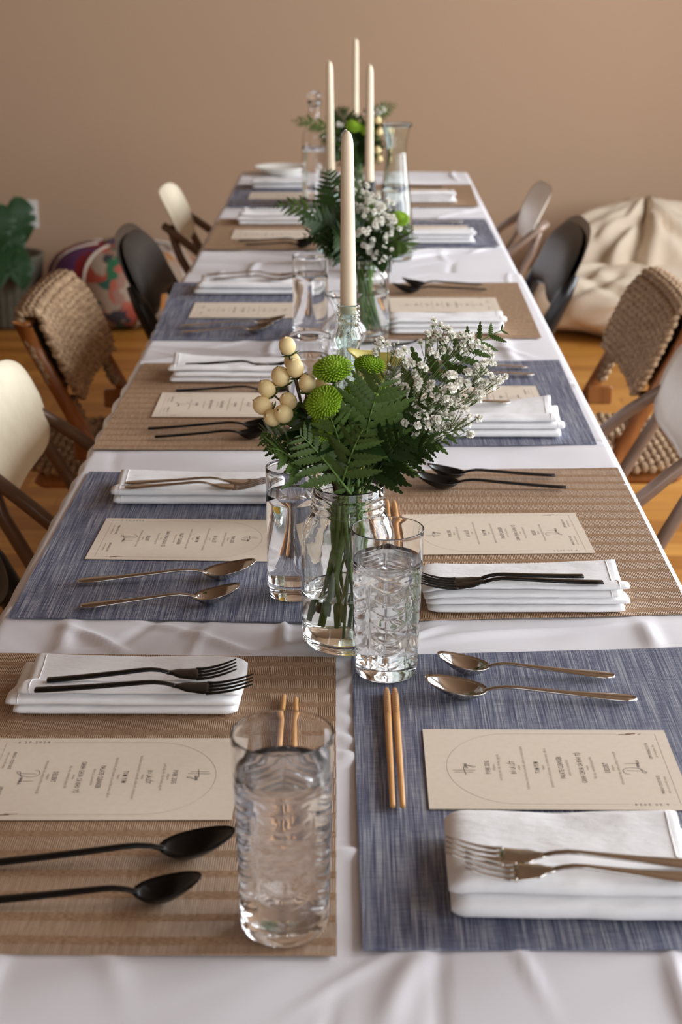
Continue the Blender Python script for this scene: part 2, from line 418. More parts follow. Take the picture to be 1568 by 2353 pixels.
o = empty('wall_outlet', Pd(67, 492, YB - 0.004)); tag(o, 'white electrical outlet plate on the wall behind the houseplant', 'outlet')
mk('cover_plate', bbox(-0.038, 0.038, -0.005, 0.004, -0.06, 0.06, 0.002), M['plate_white'], o, False)
mk('socket', bbox(-0.016, 0.016, -0.008, -0.004, 0.008, 0.042, 0.001), M['plate_white'], o, False)
mk('socket', bbox(-0.016, 0.016, -0.008, -0.004, -0.042, -0.008, 0.001), M['plate_white'], o, False)

# ================================================================== tables and cloths
TX0, TX1 = -0.374, 0.362
def folding_table(y0, y1, label):
    r = empty('folding_table', ((TX0 + TX1) / 2, (y0 + y1) / 2, 0)); tag(r, label, 'table', 'long row of folding tables')
    hx, hy = (TX1 - TX0) / 2 - 0.006, (y1 - y0) / 2
    mk('table_top', bbox(-hx, hx, -hy + 0.004, hy - 0.004, TABLE - 0.04, TABLE, 0.006), M['table_top'], r, False)
    for sy in (-1, 1):
        yl = sy * (hy - 0.28)
        for sx in (-1, 1):
            mk('leg', tube([(sx * (hx - 0.09), yl, TABLE - 0.04), (sx * (hx - 0.09), yl, 0.0)], 0.014), M['grey_metal'], r)
        mk('crossbar', tube([(-(hx - 0.09), yl, 0.22), ((hx - 0.09), yl, 0.22)], 0.010), M['grey_metal'], r)
SEAM = 3.585
folding_table(0.02, 1.80, 'folding table under the white cloth, the one nearest the camera')
folding_table(1.80, SEAM, 'folding table under the white cloth, middle of the row')
folding_table(SEAM, 5.43, 'folding table under the white cloth, farthest, near the back wall')

CT = TABLE + 0.0066       # upper face of the placemats' underside, above the cloth
def quad(fl_, fr_, nr_, nl_):
    return [P(*q, z=CT) for q in (fl_, fr_, nr_, nl_)]
ML = 0.518; MW = 0.343
def rect(x0, x1, y0, y1, skew=0.0):
    return [Vector((x0, y1 + skew, CT)), Vector((x1, y1, CT)), Vector((x1, y0, CT)), Vector((x0, y0 + skew, CT))]
xiL, xoL, xiR, xoR = -0.018, -0.362, 0.020, 0.356
MATS = {
 ('left', 0): (quad((-240, 1498), (772, 1512), (774, 2195), (-560, 2190)), 'tan'),
 ('right', 0): (quad((808, 1510), (1655, 1486), (2120, 2180), (834, 2183)), 'blue'),
 ('left', 1): (quad((205, 1085), (722, 1092), (716, 1430), (18, 1418)), 'blue'),
 ('right', 1): (quad((850, 1083), (1420, 1075), (1590, 1410), (880, 1427)), 'tan'),
 ('left', 2): (quad((330, 835), (740, 838), (736, 1033), (213, 1032)), 'tan'),
 ('right', 2): (quad((835, 836), (1285, 828), (1372, 1020), (860, 1026)), 'blue'),
 ('left', 3): (quad((402, 650), (745, 652), (742, 781), (347, 780)), 'blue'),
 ('right', 3): (quad((815, 652), (1190, 650), (1245, 776), (830, 780)), 'tan'),
 ('left', 4): (quad((505, 503), (750, 503), (748, 573), (468, 573)), 'tan'),
 ('right', 4): (quad((808, 503), (1115, 503), (1148, 566), (815, 568)), 'blue'),
 ('left', 5): (quad((545, 424), (755, 424), (752, 474), (520, 474)), 'blue'),
 ('right', 5): (quad((805, 424), (1083, 424), (1100, 474), (810, 476)), 'tan'),
}
def cloth(name, y0, y1, ztop, drop, creases, seed, label, grow=0.0, ends=(0, 1)):
    """white cloth: flat over the table, rounded over the long edges, hanging with shallow waves"""
    r2 = random.Random(seed)
    nx_top = 150; nd = 6; ny = int((y1 - y0) / 0.0052)
    xs0, xs1 = TX0 - grow, TX1 + grow
    S = []                                              # across profile: (x, z, hang fraction)
    R = 0.012
    for i in range(nd): S.append((xs0 - 0.002, -drop + (drop - R) * i / nd, 1 - i / nd))
    for a in (0, 25, 50, 75): S.append((xs0 + R - R * math.cos(math.radians(a)) - 0.002 * (1 - a / 90), -R + R * math.sin(math.radians(a)), 0.0))
    for i in range(nx_top + 1): S.append((xs0 + R + (xs1 - xs0 - 2 * R) * i / nx_top, 0.0, 0.0))
    for a in (75, 50, 25, 0): S.append((xs1 - R + R * math.cos(math.radians(a)) + 0.002 * (1 - a / 90), -R + R * math.sin(math.radians(a)), 0.0))
    for i in range(1, nd + 1): S.append((xs1 + 0.002, -R - (drop - R) * i / nd, i / nd))
    S = np.array(S); m_ = len(S)
    Y = np.linspace(y0, y1, ny)
    X = np.repeat(S[None, :, 0], ny, 0); Z = np.repeat(S[None, :, 1], ny, 0) + ztop; H = np.repeat(S[None, :, 2], ny, 0)
    YY = np.repeat(Y[:, None], m_, 1)
    top = (S[None, :, 1] > -0.001).astype(float)
    rel = 0.0011 * (vnoise(X * 9, YY * 7, seed) - 0.5) * 2
    for _ in range(creases):                            # soft ironing creases and fold ridges
        cx, cy = r2.uniform(xs0, xs1), r2.uniform(y0, y1)
        an = r2.choice([r2.uniform(-0.5, 0.5), r2.uniform(0.4, 1.2), r2.uniform(-1.2, -0.4), 1.57]); ln = r2.uniform(0.05, 0.2)
        dx, dy = X - cx, YY - cy
        u = dx * math.cos(an) + dy * math.sin(an); vv = -dx * math.sin(an) + dy * math.cos(an)
        vv = vv + 0.10 * u * u / ln
        wd = r2.uniform(0.0035, 0.011); amp = r2.uniform(0.0012, 0.0034) * r2.choice([1, 1, -0.5])
        rel = rel + amp * np.exp(-(vv / wd) ** 2) * np.exp(-(u / ln) ** 4)
    mask = np.ones_like(X)
    for q_, _c in MATS.values():
        mx0, mx1 = min(p.x for p in q_), max(p.x for p in q_); my0, my1 = min(p.y for p in q_), max(p.y for p in q_)
        d = np.maximum(np.maximum(mx0 - X, X - mx1), np.maximum(my0 - YY, YY - my1))
        mask = np.minimum(mask, np.clip((d + 0.012) / 0.03, 0, 1))
    rel = np.clip(rel, -0.0008, 0.0014) * (1 - mask) + np.clip(rel * 2.0, -0.0015, 0.007) * mask
    Z = Z + rel * top
    wave = (vnoise(YY * 13 + 40 * (X > 0), H * 0.6, seed + 3) - 0.5) * 2
    sgn = np.where(X > (xs0 + xs1) / 2, 1.0, -1.0)
    X = X + sgn * H * 0.012 * (wave + 0.9) 
    rip = np.where((sgn < 0), 0.0035 * np.sin(YY * 78 + 6 * vnoise(YY * 3, YY * 0, seed)) * vnoise(YY * 4, YY * 0 + 5, seed + 9), 0.0)
    edge = (S[None, :, 1] <= -0.0005).astype(float)
    X = X + rip * edge
    V = np.stack([X, YY, Z], -1).reshape(-1, 3)
    F = [(j * m_ + i, j * m_ + i + 1, (j + 1) * m_ + i + 1, (j + 1) * m_ + i) for j in range(ny - 1) for i in range(m_ - 1)]
    V = V.tolist()
    # hanging ends
    if ends[1]:
        base = len(V); ks = 6
        for k in range(1, ks + 1):
            for i in range(m_):
                x, yv, z = V[(ny - 1) * m_ + i]
                f = k / ks
                V.append((x, yv + 0.008 * min(1, k) + 0.01 * f * math.sin(x * 30), min(z, z - drop * f) if S[i, 1] > -0.02 else z))
        for k in range(ks):
            for i in range(m_ - 1):
                a = (ny - 1) * m_ + i if k == 0 else base + (k - 1) * m_ + i
                b = base + k * m_ + i
                F.append((a, a + 1, b + 1, b))
    o = mk(name, (V, F), M['cloth'])
    so = o.modifiers.new('thickness', 'SOLIDIFY'); so.thickness = 0.0008; so.offset = -1
    return tag(o, label, 'tablecloth')
cloth('tablecloth', 0.03, SEAM + 0.035, TABLE + 0.0040, 0.13, 190, 11, 'long white tablecloth on the near part of the table, creased', 0.004, (0, 0))
cloth('tablecloth', SEAM - 0.02, 5.44, TABLE + 0.0020, 0.13, 70, 23, 'white tablecloth on the far end of the table, by the back wall', 0.0, (0, 1))

# ================================================================== placemats
ORD = ['nearest', 'second', 'third', 'fourth', 'fifth', 'farthest']
def placemat(corners, mat, name_col, side, k):
    """corners: far-left, far-right, near-right, near-left as places on the table"""
    c = sum(corners, Vector()) / 4
    n1, n2 = 26, 34; V = []
    sd = k * 7 + (side == 'right')
    for lay in (0, 1):
        for j in range(n2 + 1):
            for i in range(n1 + 1):
                u, v = i / n1, j / n2
                p = (corners[3] * (1 - u) + corners[2] * u) * (1 - v) + (corners[0] * (1 - u) + corners[1] * u) * v
                e = min(u, 1 - u, v, 1 - v)
                wz = 0.0008 * float(vnoise(p.x * 11, p.y * 11, sd)) + (0.0006 * float(vnoise(p.x * 25, p.y * 25, sd + 5)) if e < 0.03 else 0)
                V.append((p.x - c.x, p.y - c.y, wz + (0.0014 if lay else 0.0)))
    N = (n1 + 1) * (n2 + 1); F = []
    for j in range(n2):
        for i in range(n1):
            a = j * (n1 + 1) + i
            F.append((a, a + n1 + 1, a + n1 + 2, a + 1)); F.append((N + a, N + a + 1, N + a + n1 + 2, N + a + n1 + 1))
    rim = [i for i in range(n1 + 1)] + [j * (n1 + 1) + n1 for j in range(1, n2 + 1)] + [n2 * (n1 + 1) + i for i in range(n1 - 1, -1, -1)] + [j * (n1 + 1) for j in range(n2 - 1, 0, -1)]
    for a, b in zip(rim, rim[1:] + rim[:1]): F.append((a, b, b + N, a + N))
    o = mk('placemat', (V, F), mat, None, True, (c.x, c.y, CT - 0.0014))
    md = o.modifiers.new('es', 'EDGE_SPLIT'); md.split_angle = 1.0
    return tag(o, '%s woven placemat, %s from the camera on the %s side' % (name_col, ORD[k], side), 'placemat', 'placemats along the table')
for (side, k), (q, colr) in MATS.items():
    placemat(q, M['mat_blue' if colr == 'blue' else 'mat_tan'], 'blue-grey' if colr == 'blue' else 'tan ribbed', side, k)
MT = CT + 0.0009          # top of the mats

# ================================================================== cutlery (lying along +x, handle end at 0)
def neck_z(s, arch):
    """height of the handle: a straight slow rise, then a bend down to the bowl"""
    up = 0.0030 + (arch - 0.0030) * (s / 0.88) ** 1.25
    return up if s < 0.80 else up - (up - arch * 0.60) * ((s - 0.80) / 0.20) ** 1.6
def head_z(s):
    return 0.0034 + (0.0029 * ((0.45 - s) / 0.45) ** 2 if s < 0.45 else 0.0085 * ((s - 0.45) / 0.55) ** 1.8)
def handle_secs(L, square, s1, arch):
    secs = []
    for i in range(15):
        s = i / 14; x = s * s1
        if square: hw = interp(s, [(0, 0.0046), (0.05, 0.0048), (0.7, 0.0034), (0.92, 0.0028), (1, 0.0034)]); ht = interp(s, [(0, 0.0016), (0.7, 0.0017), (1, 0.0014)])
        else: hw = interp(s, [(0, 0.0052), (0.03, 0.0080), (0.11, 0.0090), (0.4, 0.0052), (0.75, 0.0027), (1, 0.0030)]); ht = interp(s, [(0, 0.0008), (0.2, 0.0012), (0.75, 0.0016), (1, 0.0013)])
        z = neck_z(s, arch)
        secs.append((x, 0, z, hw, ht))
    return secs
def make_spoon(L, square):
    bl = L * 0.30; s1 = L - bl + 0.004
    h = loft(handle_secs(L, square, s1, 0.0120), 10, 3.2 if square else 2.2)
    # bowl: egg outline, rounded depth, tip tilted up
    na, nr = 36, 9; V = []; F = []
    cx = L - bl / 2
    def outline(a):
        c, s = math.cos(a), math.sin(a)
        return bl / 2 * c, bl * 0.315 * s * (1 - 0.10 * c)
    def zrim(u): return 0.0122 + 0.0058 * u + 0.002 * u * u
    for lay in (0, 1):
        for r in range(nr + 1):
            q = r / nr
            for k in range(na):
                a = 2 * math.pi * k / na
                px, py = outline(a)
                u = px * q / (bl / 2)
                dep = 0.0112 * (1 - q ** 2.1) * (1 - 0.22 * u)
                V.append((cx + px * q, py * q, zrim(u) - dep - (0.0011 if lay else 0)))
    N = (nr + 1) * na
    for r in range(nr):
        for k in range(na):
            k2 = (k + 1) % na; a, b, c, d = r * na + k, r * na + k2, (r + 1) * na + k2, (r + 1) * na + k
            F.append((a, d, c, b)); F.append((N + a, N + b, N + c, N + d))
    for k in range(na):
        k2 = (k + 1) % na; F.append((nr * na + k, N + nr * na + k, N + nr * na + k2, nr * na + k2))
    return h, (V, F)
def make_fork(L, square):
    hs = L * 0.64
    h = loft(handle_secs(L, square, hs, 0.0105), 10, 3.2 if square else 2.2)
    zc = head_z
    HL = L - hs
    head = []
    for i in range(9):
        s = i / 8 * 0.43
        hw = smooth_interp(s, [(0, 0.0032), (0.18, 0.0105), (0.42, 0.0132)])
        head.append((hs + HL * s - 0.002 * (i == 0), 0, zc(s), hw, 0.0012))
    tines = []
    for j in range(4):
        yo = (j - 1.5) * 0.0071
        secs = []
        for i in range(8):
            s = 0.41 + 0.59 * i / 7
            secs.append((hs + HL * s, yo * (1 + 0.06 * i / 7), zc(s), interp(i / 7, [(0, 0.0030), (0.12, 0.0020), (0.8, 0.0016), (1, 0.0006)]), interp(i / 7, [(0, 0.0012), (1, 0.0007)])))
        tines.append(loft(secs, 8, 2.6))
    return h, loft(head, 10, 3.0), tines
CUT = {}
for colr, mt, sq in (('black', M['black_metal'], True), ('steel', M['steel'], False)):
    for kind, L in (('tablespoon', 0.197), ('teaspoon', 0.170)):
        h, b = make_spoon(L, sq); CUT[colr, kind] = [('handle', mesh_data('spoon_handle', *h, mt)), ('bowl', mesh_data('spoon_bowl', *b, mt))]
    for kind, L in (('dinner_fork', 0.196), ('dessert_fork', 0.172)):
        h, hd, ts = make_fork(L, sq)
        CUT[colr, kind] = [('handle', mesh_data('fork_handle', *h, mt)), ('head', mesh_data('fork_head', *hd, mt))] + [('tine', mesh_data('fork_tine', *t, mt)) for t in ts]
CLEN = {'tablespoon': 0.197, 'teaspoon': 0.170, 'dinner_fork': 0.196, 'dessert_fork': 0.172}
def cutlery(kind, colr, side, k, handle=None, tip=None, z=0.0, zt=0.013, label_at='', tilt=0.0, roll=0.0):
    """anchored at the tip or handle pixel, turned along handle -> tip"""
    zz = MT + 0.0012 + z
    L = CLEN[kind]
    for _it in range(4):
        H = P(*handle, z=zz + 0.003); T = P(*tip, z=zz + zt)
        d = (T - H); ang = math.atan2(d.y, d.x)
        mid = (H + T) / 2
        ox, oy = mid.x - math.cos(ang) * L / 2, mid.y - math.sin(ang) * L / 2
        if not ('fork' in kind and (side, k) in NH): break
        hs = L * 0.64; best = 0.0                        # lay the fork down on the napkin under it
        for i in range(41):
            s = L * i / 40
            if s < hs: low = neck_z(s / hs, 0.0105) - 0.0015
            else: low = head_z((s - hs) / (L - hs)) - 0.0012
            for w_ in (-0.005, 0, 0.005):
                best = max(best, NH[side, k](ox + math.cos(ang) * s - math.sin(ang) * w_, oy + math.sin(ang) * s + math.cos(ang) * w_) - low)
        zz = best + 0.0002
    root = empty(kind, (ox, oy, zz), ang)
    root.rotation_euler = (roll, tilt, ang)
    for nm, me in CUT[colr, kind]: obj(nm, me, root)
    what = {'tablespoon': 'larger %s spoon', 'teaspoon': 'smaller %s spoon', 'dinner_fork': 'larger %s fork', 'dessert_fork': 'smaller %s fork'}[kind] % ('matte black' if colr == 'black' else 'stainless steel')
    where = 'lying on the %s %s placemat from the camera' if 'spoon' in kind else 'on the folded napkin, %s %s setting from the camera'
    return tag(root, what + ' ' + where % (ORD[k], side), 'spoon' if 'spoon' in kind else 'fork', 'cutlery at the place settings')

# ================================================================== napkins
NH = {}
def napkin(side, k, x0, x1, y0, y1, layers=3, T=0.030, seed=1, trough=0.006, rz=0.0, flap=0.006):
    """folded cloth: stacked fold layers, rounded folds towards the camera, open hem at the outer end"""
    r2 = random.Random(seed)
    L, W = x1 - x0, y1 - y0
    cx, cy = (x0 + x1) / 2, (y0 + y1) / 2
    sgn = 1 if side == 'right' else -1
    root = empty('napkin', (cx, cy, MT + 0.0004), rz)
    t = T / layers
    nu, nv = 40, 36
    def ztop(u, q):
        """height of the upper face; u 0 inner .. 1 outer end, q 0 front .. 1 back"""
        g = 1 - 0.42 * max(0, min(1, (q - 0.12) / 0.5)) ** 1.2
        z = T * g - trough * math.exp(-((q - 0.48) / 0.20) ** 2) + flap * max(0, (q - 0.62) / 0.38) ** 1.4 * (0.35 + 0.65 * u ** 3)
        z += 0.0022 * (float(vnoise(u * 4 + seed * 3, q * 2.2, seed)) - 0.5) + 0.0012 * (float(vnoise(u * 9 + q * 6, q * 5 - u * 5, seed + 4)) - 0.5)
        z *= 1 - 0.20 * max(0, (0.10 - u) / 0.10) ** 2
        return z
    for i in range(layers):
        top = (i == layers - 1)
        oe = (0.005, -0.005, 0.004, -0.007, 0.0)[(i + seed) % 5] * (0.3 if i == 0 else 1)       # outer hem staggered
        ie = -0.002 * (layers - 1 - i)
        V = []; F = []
        near = -W / 2 + (0.0025 if (i + seed) % 2 else 0.0)
        far = W / 2 - 0.003 * (layers - 1 - i)
        for a in range(nu + 1):
            u = a / nu
            endr = 1 - 0.55 * max(0, 1 - u / 0.05) ** 2 - 0.35 * max(0, 1 - (1 - u) / 0.02) ** 2
            wob = 0.0022 * (float(vnoise(i * 9 + seed, 3.3, seed)) - 0.5)
            X = sgn * (-L / 2 - ie + u * (L + oe + ie))
            # corners at the folded end are tucked in a little
            tuck = 0.010 * max(0, 1 - u / 0.06) ** 2
            for b in range(nv):
                an = 2 * math.pi * b / nv
                c, s = math.cos(an), math.sin(an)
                yc = (near + far) / 2; hy = (far - near) / 2 - tuck * 0.5
                yv = yc + hy * math.copysign(abs(c) ** 0.36, c)
                q = min(1, max(0, (yv + W / 2) / W))
                zt_, f0, f1 = ztop(u, q), i / layers, (i + 1) / layers
                # folds stay full at the front and lie flatter behind
                lo, hi = zt_ * f0, zt_ * f1
                zc, hz = (lo + hi) / 2, (hi - lo) / 2 * (1.04 if q < 0.3 else 1.0) * endr
                yv += 0.0020 * (float(vnoise(u * 6 + i * 11, s + 3, seed + 2)) - 0.5)
                V.append((X + sgn * wob * 0, yv, max(zc + hz * math.copysign(abs(s) ** 0.62, s), 0.0)))
        for a in range(nu):
            for b in range(nv):
                b2 = (b + 1) % nv
                f = (a * nv + b, a * nv + b2, (a + 1) * nv + b2, (a + 1) * nv + b)
                F.append(f if sgn < 0 else f[::-1])
        e0 = tuple(range(nv)); e1 = tuple(nu * nv + b for b in range(nv))
        F.append(e0[::-1] if sgn < 0 else e0); F.append(e1 if sgn < 0 else e1[::-1])
        mk('fold', (V, F), M['napkin'], root)
        ring = V[(nu - 2) * nv:(nu - 1) * nv]                     # stitched hem line near the open end
        half = [(p[0], p[1], p[2] + 0.0002) for p in ring[nv // 8: nv // 2 + nv // 4]]
        if i >= layers - 2: mk('hem', tube(half, 0.0005, 5), M['napkin'], root)
    def height(x, y):
        """upper face at a place in the room, or None beside the napkin"""
        dx, dy = x - cx, y - cy
        lx = dx * math.cos(-rz) - dy * math.sin(-rz); ly = dx * math.sin(-rz) + dy * math.cos(-rz)
        u = (sgn * lx + L / 2) / L; q = (ly + W / 2) / W
        if -0.01 <= u <= 1.03 and -0.01 <= q <= 1.01: return ztop(min(1, max(0, u)), min(1, max(0, q))) + MT + 0.0004
        return MT
    NH[side, k] = height
    lab = 'folded white cloth napkin on the %s %s placemat from the camera' % (ORD[k], side)
    return tag(root, lab, 'napkin', 'napkins at the place settings')
#            left  right near-y  depth
def nk(side, k, pl, pr, pn, depth, **kw):
    y0 = P((pl + pr) / 2, pn, MT).y
    a = P(pl, pn, MT); b = P(pr, pn, MT)
    napkin(side, k, a.x, b.x, y0, y0 + depth, **kw)
nk('left', 0, 25, 556, 1650, 0.100, layers=3, T=0.030, seed=1)
nk('right', 0, 1036, 1640, 2126, 0.128, layers=2, T=0.036, seed=2, rz=-0.02)
nk('left', 1, 256, 640, 1164, 0.102, layers=2, T=0.024, seed=3)
nk('right', 1, 970, 1436, 1412, 0.102, layers=4, T=0.033, seed=4, rz=0.015)
nk('left', 2, 392, 665, 882, 0.104, layers=3, T=0.028, seed=5, flap=0.014)
nk('right', 2, 985, 1292, 1008, 0.104, layers=3, T=0.034, seed=6, flap=0.024)
nk('left', 3, 447, 690, 679, 0.104, layers=2, T=0.024, seed=7, flap=0.014)
nk('right', 3, 893, 1158, 770, 0.110, layers=3, T=0.032, seed=8)
nk('left', 4, 548, 722, 518, 0.125, layers=3, T=0.032, seed=9, flap=0.014)
nk('right', 4, 925, 1090, 561, 0.115, layers=3, T=0.030, seed=10)
nk('left', 5, 580, 718, 436, 0.125, layers=2, T=0.030, seed=11)
nk('right', 5, 930, 1048, 467, 0.120, layers=3, T=0.030, seed=12)

# ================================================================== cutlery in place
B, S = 'black', 'steel'
cutlery('tablespoon', B, 'left', 0, (-40, 1985), (528, 1925))
cutlery('teaspoon', B, 'left', 0, (-60, 2072), (452, 2030))
cutlery('dinner_fork', B, 'left', 0, (96, 1583), (566, 1556), z=0.0215)
cutlery('dessert_fork', B, 'left', 0, (130, 1562), (523, 1524), z=0.0215)
cutlery('teaspoon', S, 'right', 0, (1410, 1552), (1007, 1515))
cutlery('tablespoon', S, 'right', 0, (1461, 1604), (978, 1570))
cutlery('dinner_fork', S, 'right', 0, (1650, 1992), (1026, 1936), z=0.0255)
cutlery('dessert_fork', S, 'right', 0, (1600, 2046), (1096, 1998), z=0.0250)
cutlery('tablespoon', S, 'left', 1, (183, 1334), (584, 1300))
cutlery('teaspoon', S, 'left', 1, (190, 1391), (548, 1356))
cutlery('dessert_fork', S, 'left', 1, (285, 1120), (604, 1102), z=0.0175)
cutlery('dinner_fork', S, 'left', 1, (283, 1130), (650, 1112), z=0.0175)
cutlery('teaspoon', B, 'right', 1, (1260, 1092), (997, 1077))
cutlery('tablespoon', B, 'right', 1, (1290, 1119), (963, 1097))
cutlery('dinner_fork', B, 'right', 1, (1382, 1338), (962, 1326), z=0.0255)
cutlery('dessert_fork', B, 'right', 1, (1330, 1352), (982, 1350), z=0.0225)
cutlery('tablespoon', B, 'left', 2, (365, 984), (628, 966))
cutlery('teaspoon', B, 'left', 2, (380, 1003), (606, 986))
cutlery('dinner_fork', B, 'left', 2, (420, 857), (672, 843), z=0.021)
cutlery('dessert_fork', B, 'left', 2, (440, 862), (655, 852), z=0.021)
cutlery('teaspoon', S, 'right', 2, (1195, 843), (998, 832))
cutlery('tablespoon', S, 'right', 2, (1204, 860), (978, 850))
cutlery('dinner_fork', S, 'right', 2, (1138, 968), (905, 960), z=0.025)
cutlery('tablespoon', S, 'left', 3, (423, 748), (652, 733))
cutlery('teaspoon', S, 'left', 3, (425, 763), (622, 749))
cutlery('dinner_fork', S, 'left', 3, (478, 657), (690, 648), z=0.0175)
cutlery('dessert_fork', S, 'left', 3, (495, 660), (676, 652), z=0.0175)
cutlery('teaspoon', B, 'right', 3, (1098, 653), (934, 645))
cutlery('tablespoon', B, 'right', 3, (1108, 665), (912, 658))
cutlery('dinner_fork', B, 'right', 3, (1085, 742), (884, 738), z=0.024)
cutlery('tablespoon', B, 'left', 4, (556, 553), (728, 547))
cutlery('teaspoon', B, 'left', 4, (575, 562), (716, 556))
cutlery('dinner_fork', B, 'left', 4, (580, 501), (742, 496), z=0.026)
cutlery('tablespoon', S, 'right', 4, (1055, 509), (905, 506))
cutlery('tablespoon', S, 'left', 5, (598, 464), (738, 461))
cutlery('tablespoon', B, 'right', 5, (1010, 429), (880, 427))

# ================================================================== menus
MENU_W, MENU_H = 0.146, 0.216
def text_vf(body, size, cx, cy, sx=1.0, bold=0.0, spacing=1.0):
    cu = bpy.data.curves.new('t', 'FONT'); cu.body = body; cu.size = size
    cu.align_x = 'CENTER'; cu.align_y = 'CENTER'; cu.resolution_u = 1; cu.space_character = spacing; cu.offset = bold
    o = bpy.data.objects.new('t', cu); COL.objects.link(o)
    dg = bpy.context.evaluated_depsgraph_get(); dg.update()
    me = bpy.data.meshes.new_from_object(o.evaluated_get(dg))
    V = [(v.co.x * sx + cx, v.co.y + cy, 0) for v in me.vertices]; F = [tuple(p.vertices) for p in me.polygons]
    bpy.data.objects.remove(o); bpy.data.curves.remove(cu); bpy.data.meshes.remove(me)
    return V, F
def ribbon(pts, w, cx=0, cy=0, s=1.0):
    pts = [Vector((p[0] * s + cx, p[1] * s + cy, 0)) for p in pts]
    V, F = [], []
    for i, p in enumerate(pts):
        t = (pts[min(i + 1, len(pts) - 1)] - pts[max(i - 1, 0)])
        if t.length < 1e-9: t = Vector((1, 0, 0))
        t.normalize(); nn = Vector((-t.y, t.x, 0)) * w / 2
        V += [p + nn, p - nn]
    for i in range(len(pts) - 1): F.append((2 * i, 2 * i + 1, 2 * i + 3, 2 * i + 2))
    return V, F
def cat(pts, n=6):
    out = []
    pts = [Vector((p[0], p[1], 0)) for p in pts]
    for i in range(len(pts) - 1):
        p0, p1, p2, p3 = pts[max(i - 1, 0)], pts[i], pts[i + 1], pts[min(i + 2, len(pts) - 1)]
        for k in range(n):
            t = k / n
            out.append(0.5 * ((2 * p1) + (p2 - p0) * t + (2 * p0 - 5 * p1 + 4 * p2 - p3) * t * t + (3 * p1 - p0 - 3 * p2 + p3) * t ** 3))
    out.append(pts[-1]); return out
def W_(f): return MENU_H * (0.5 - f)
heads, fine = [], []
for f, a, b, c in ((0.245, 'PORK SISIG', 'philippines', 'pork belly, tofu, chili, dressing, egg yolk'),
                   (0.345, 'B\u00d2 L\u00c1 L\u1ed0T', 'vietnam', 'betel leaves, minced beef, vermicelli, scallion oil, crushed peanut'),
                   (0.440, 'TOM YUM', 'thailand', 'tamarind broth, grilled prawn, rice and lime leaves, chili oil'),
                   (0.535, 'PALATE CLEANSER', '', 'lemon ice, seasonal fruit'),
                   (0.615, 'CANH CHUA C\u00c1 KHO T\u1ed8', 'vietnam', 'fish soup, caramelized ginger fish'),
                   (0.715, 'DESSERT', 'philippines', 'salted pandan cake, mango pudding, coconut jelly')):
    heads.append(text_vf(a, 0.0064, 0, W_(f), 0.70, 0.00003, 1.08))
    if b: fine.append(text_vf(b, 0.0036, 0, W_(f + 0.024), 0.75))
    fine.append(text_vf(c, 0.0042, 0, W_(f + (0.045 if b else 0.028)), 0.72))
for u, f, a, c in ((-0.030, 0.905, 'MANGO STICKY RICE', 'rum, coconut milk, mango'), (0.032, 0.905, 'LEMONGRASS SOUR', 'gin, lemongrass, lime')):
    heads.append(text_vf(a, 0.0042, u, W_(f), 0.78)); fine.append(text_vf(c, 0.0036, u, W_(f + 0.024), 0.8))
# the date stands in the left border line, read along it
dV, dF = text_vf('6.20.2024', 0.0050, 0, 0, 1.15, 0.0, 1.25)
DATE_W = W_(0.845); ED = MENU_W / 2 - 0.0085
date = ([(-ED - v[1], DATE_W + v[0], 0) for v in dV], dF)
heads.append(date)
scr = []
sw = 0.00045
hx, hy = -0.003, W_(0.155)
scr += [ribbon(cat([(-0.006, 0.0095), (-0.0062, -0.0065)]), sw, hx, hy), ribbon(cat([(-0.0025, 0.0105), (-0.0027, -0.0085)]), sw, hx, hy),
        ribbon(cat([(-0.0105, -0.0002), (-0.005, 0.0006), (0.0015, 0.0012), (0.0035, 0.0008), (0.0015, -0.001), (0.002, -0.0024), (0.0036, -0.0008), (0.0042, -0.0022), (0.0052, 0.0008), (0.0056, -0.0016), (0.0068, 0.0006), (0.0060, -0.0050), (0.0040, -0.0088), (0.0030, -0.0070), (0.0062, -0.0028), (0.0082, -0.0005), (0.0092, 0.0008), (0.0086, -0.0016), (0.0100, -0.0014)]), sw, hx, hy)]
hx, hy = 0.001, W_(0.828)
scr += [ribbon(cat([(-0.006, 0.0085), (-0.0068, -0.0045)]), sw, hx, hy),
        ribbon(cat([(-0.0125, 0.0062), (-0.0115, 0.0098), (-0.006, 0.0112), (-0.0015, 0.0075), (-0.0012, 0.001), (-0.0045, -0.0048), (-0.0095, -0.0085), (-0.0108, -0.0070), (-0.0085, -0.0052), (-0.003, -0.0046), (0.0005, -0.0018), (0.001, -0.0042), (0.0025, -0.0018), (0.003, -0.0042), (0.0042, -0.0020), (0.005, -0.0042), (0.006, -0.002), (0.0066, -0.0042), (0.0078, -0.0028)]), sw, hx, hy),
        ribbon(cat([(0.0066, 0.0080), (0.0072, -0.0045), (0.0084, -0.0018), (0.0082, -0.0030), (0.0098, -0.0046), (0.0112, -0.0022), (0.0118, -0.0044), (0.0125, -0.0030)]), sw, hx, hy)]
inn = ED
yA = W_(0.083) - MENU_W * 0.78 * 0.5
arch = [(-inn * math.cos(a), yA + (W_(0.083) - yA) * math.sin(a)) for a in [math.pi * i / 40 for i in range(41)]]
bl = [ribbon([(-inn, DATE_W + 0.0165), (-inn, yA)] + arch[1:-1] + [(inn, yA), (inn, W_(0.80))], 0.00030),
      ribbon([(inn, W_(0.905)), (inn, W_(0.955)), (-inn, W_(0.955)), (-inn, DATE_W - 0.0165)], 0.00030)]
logo = [ribbon([(inn - 0.0008, W_(0.805)), (inn - 0.0004, W_(0.83)), (inn - 0.0010, W_(0.855))], 0.0009), ribbon([(inn + 0.0004, W_(0.835)), (inn + 0.0010, W_(0.875))], 0.0016),
        ribbon([(inn - 0.0010, W_(0.885)), (inn + 0.0010, W_(0.898))], 0.0008)]
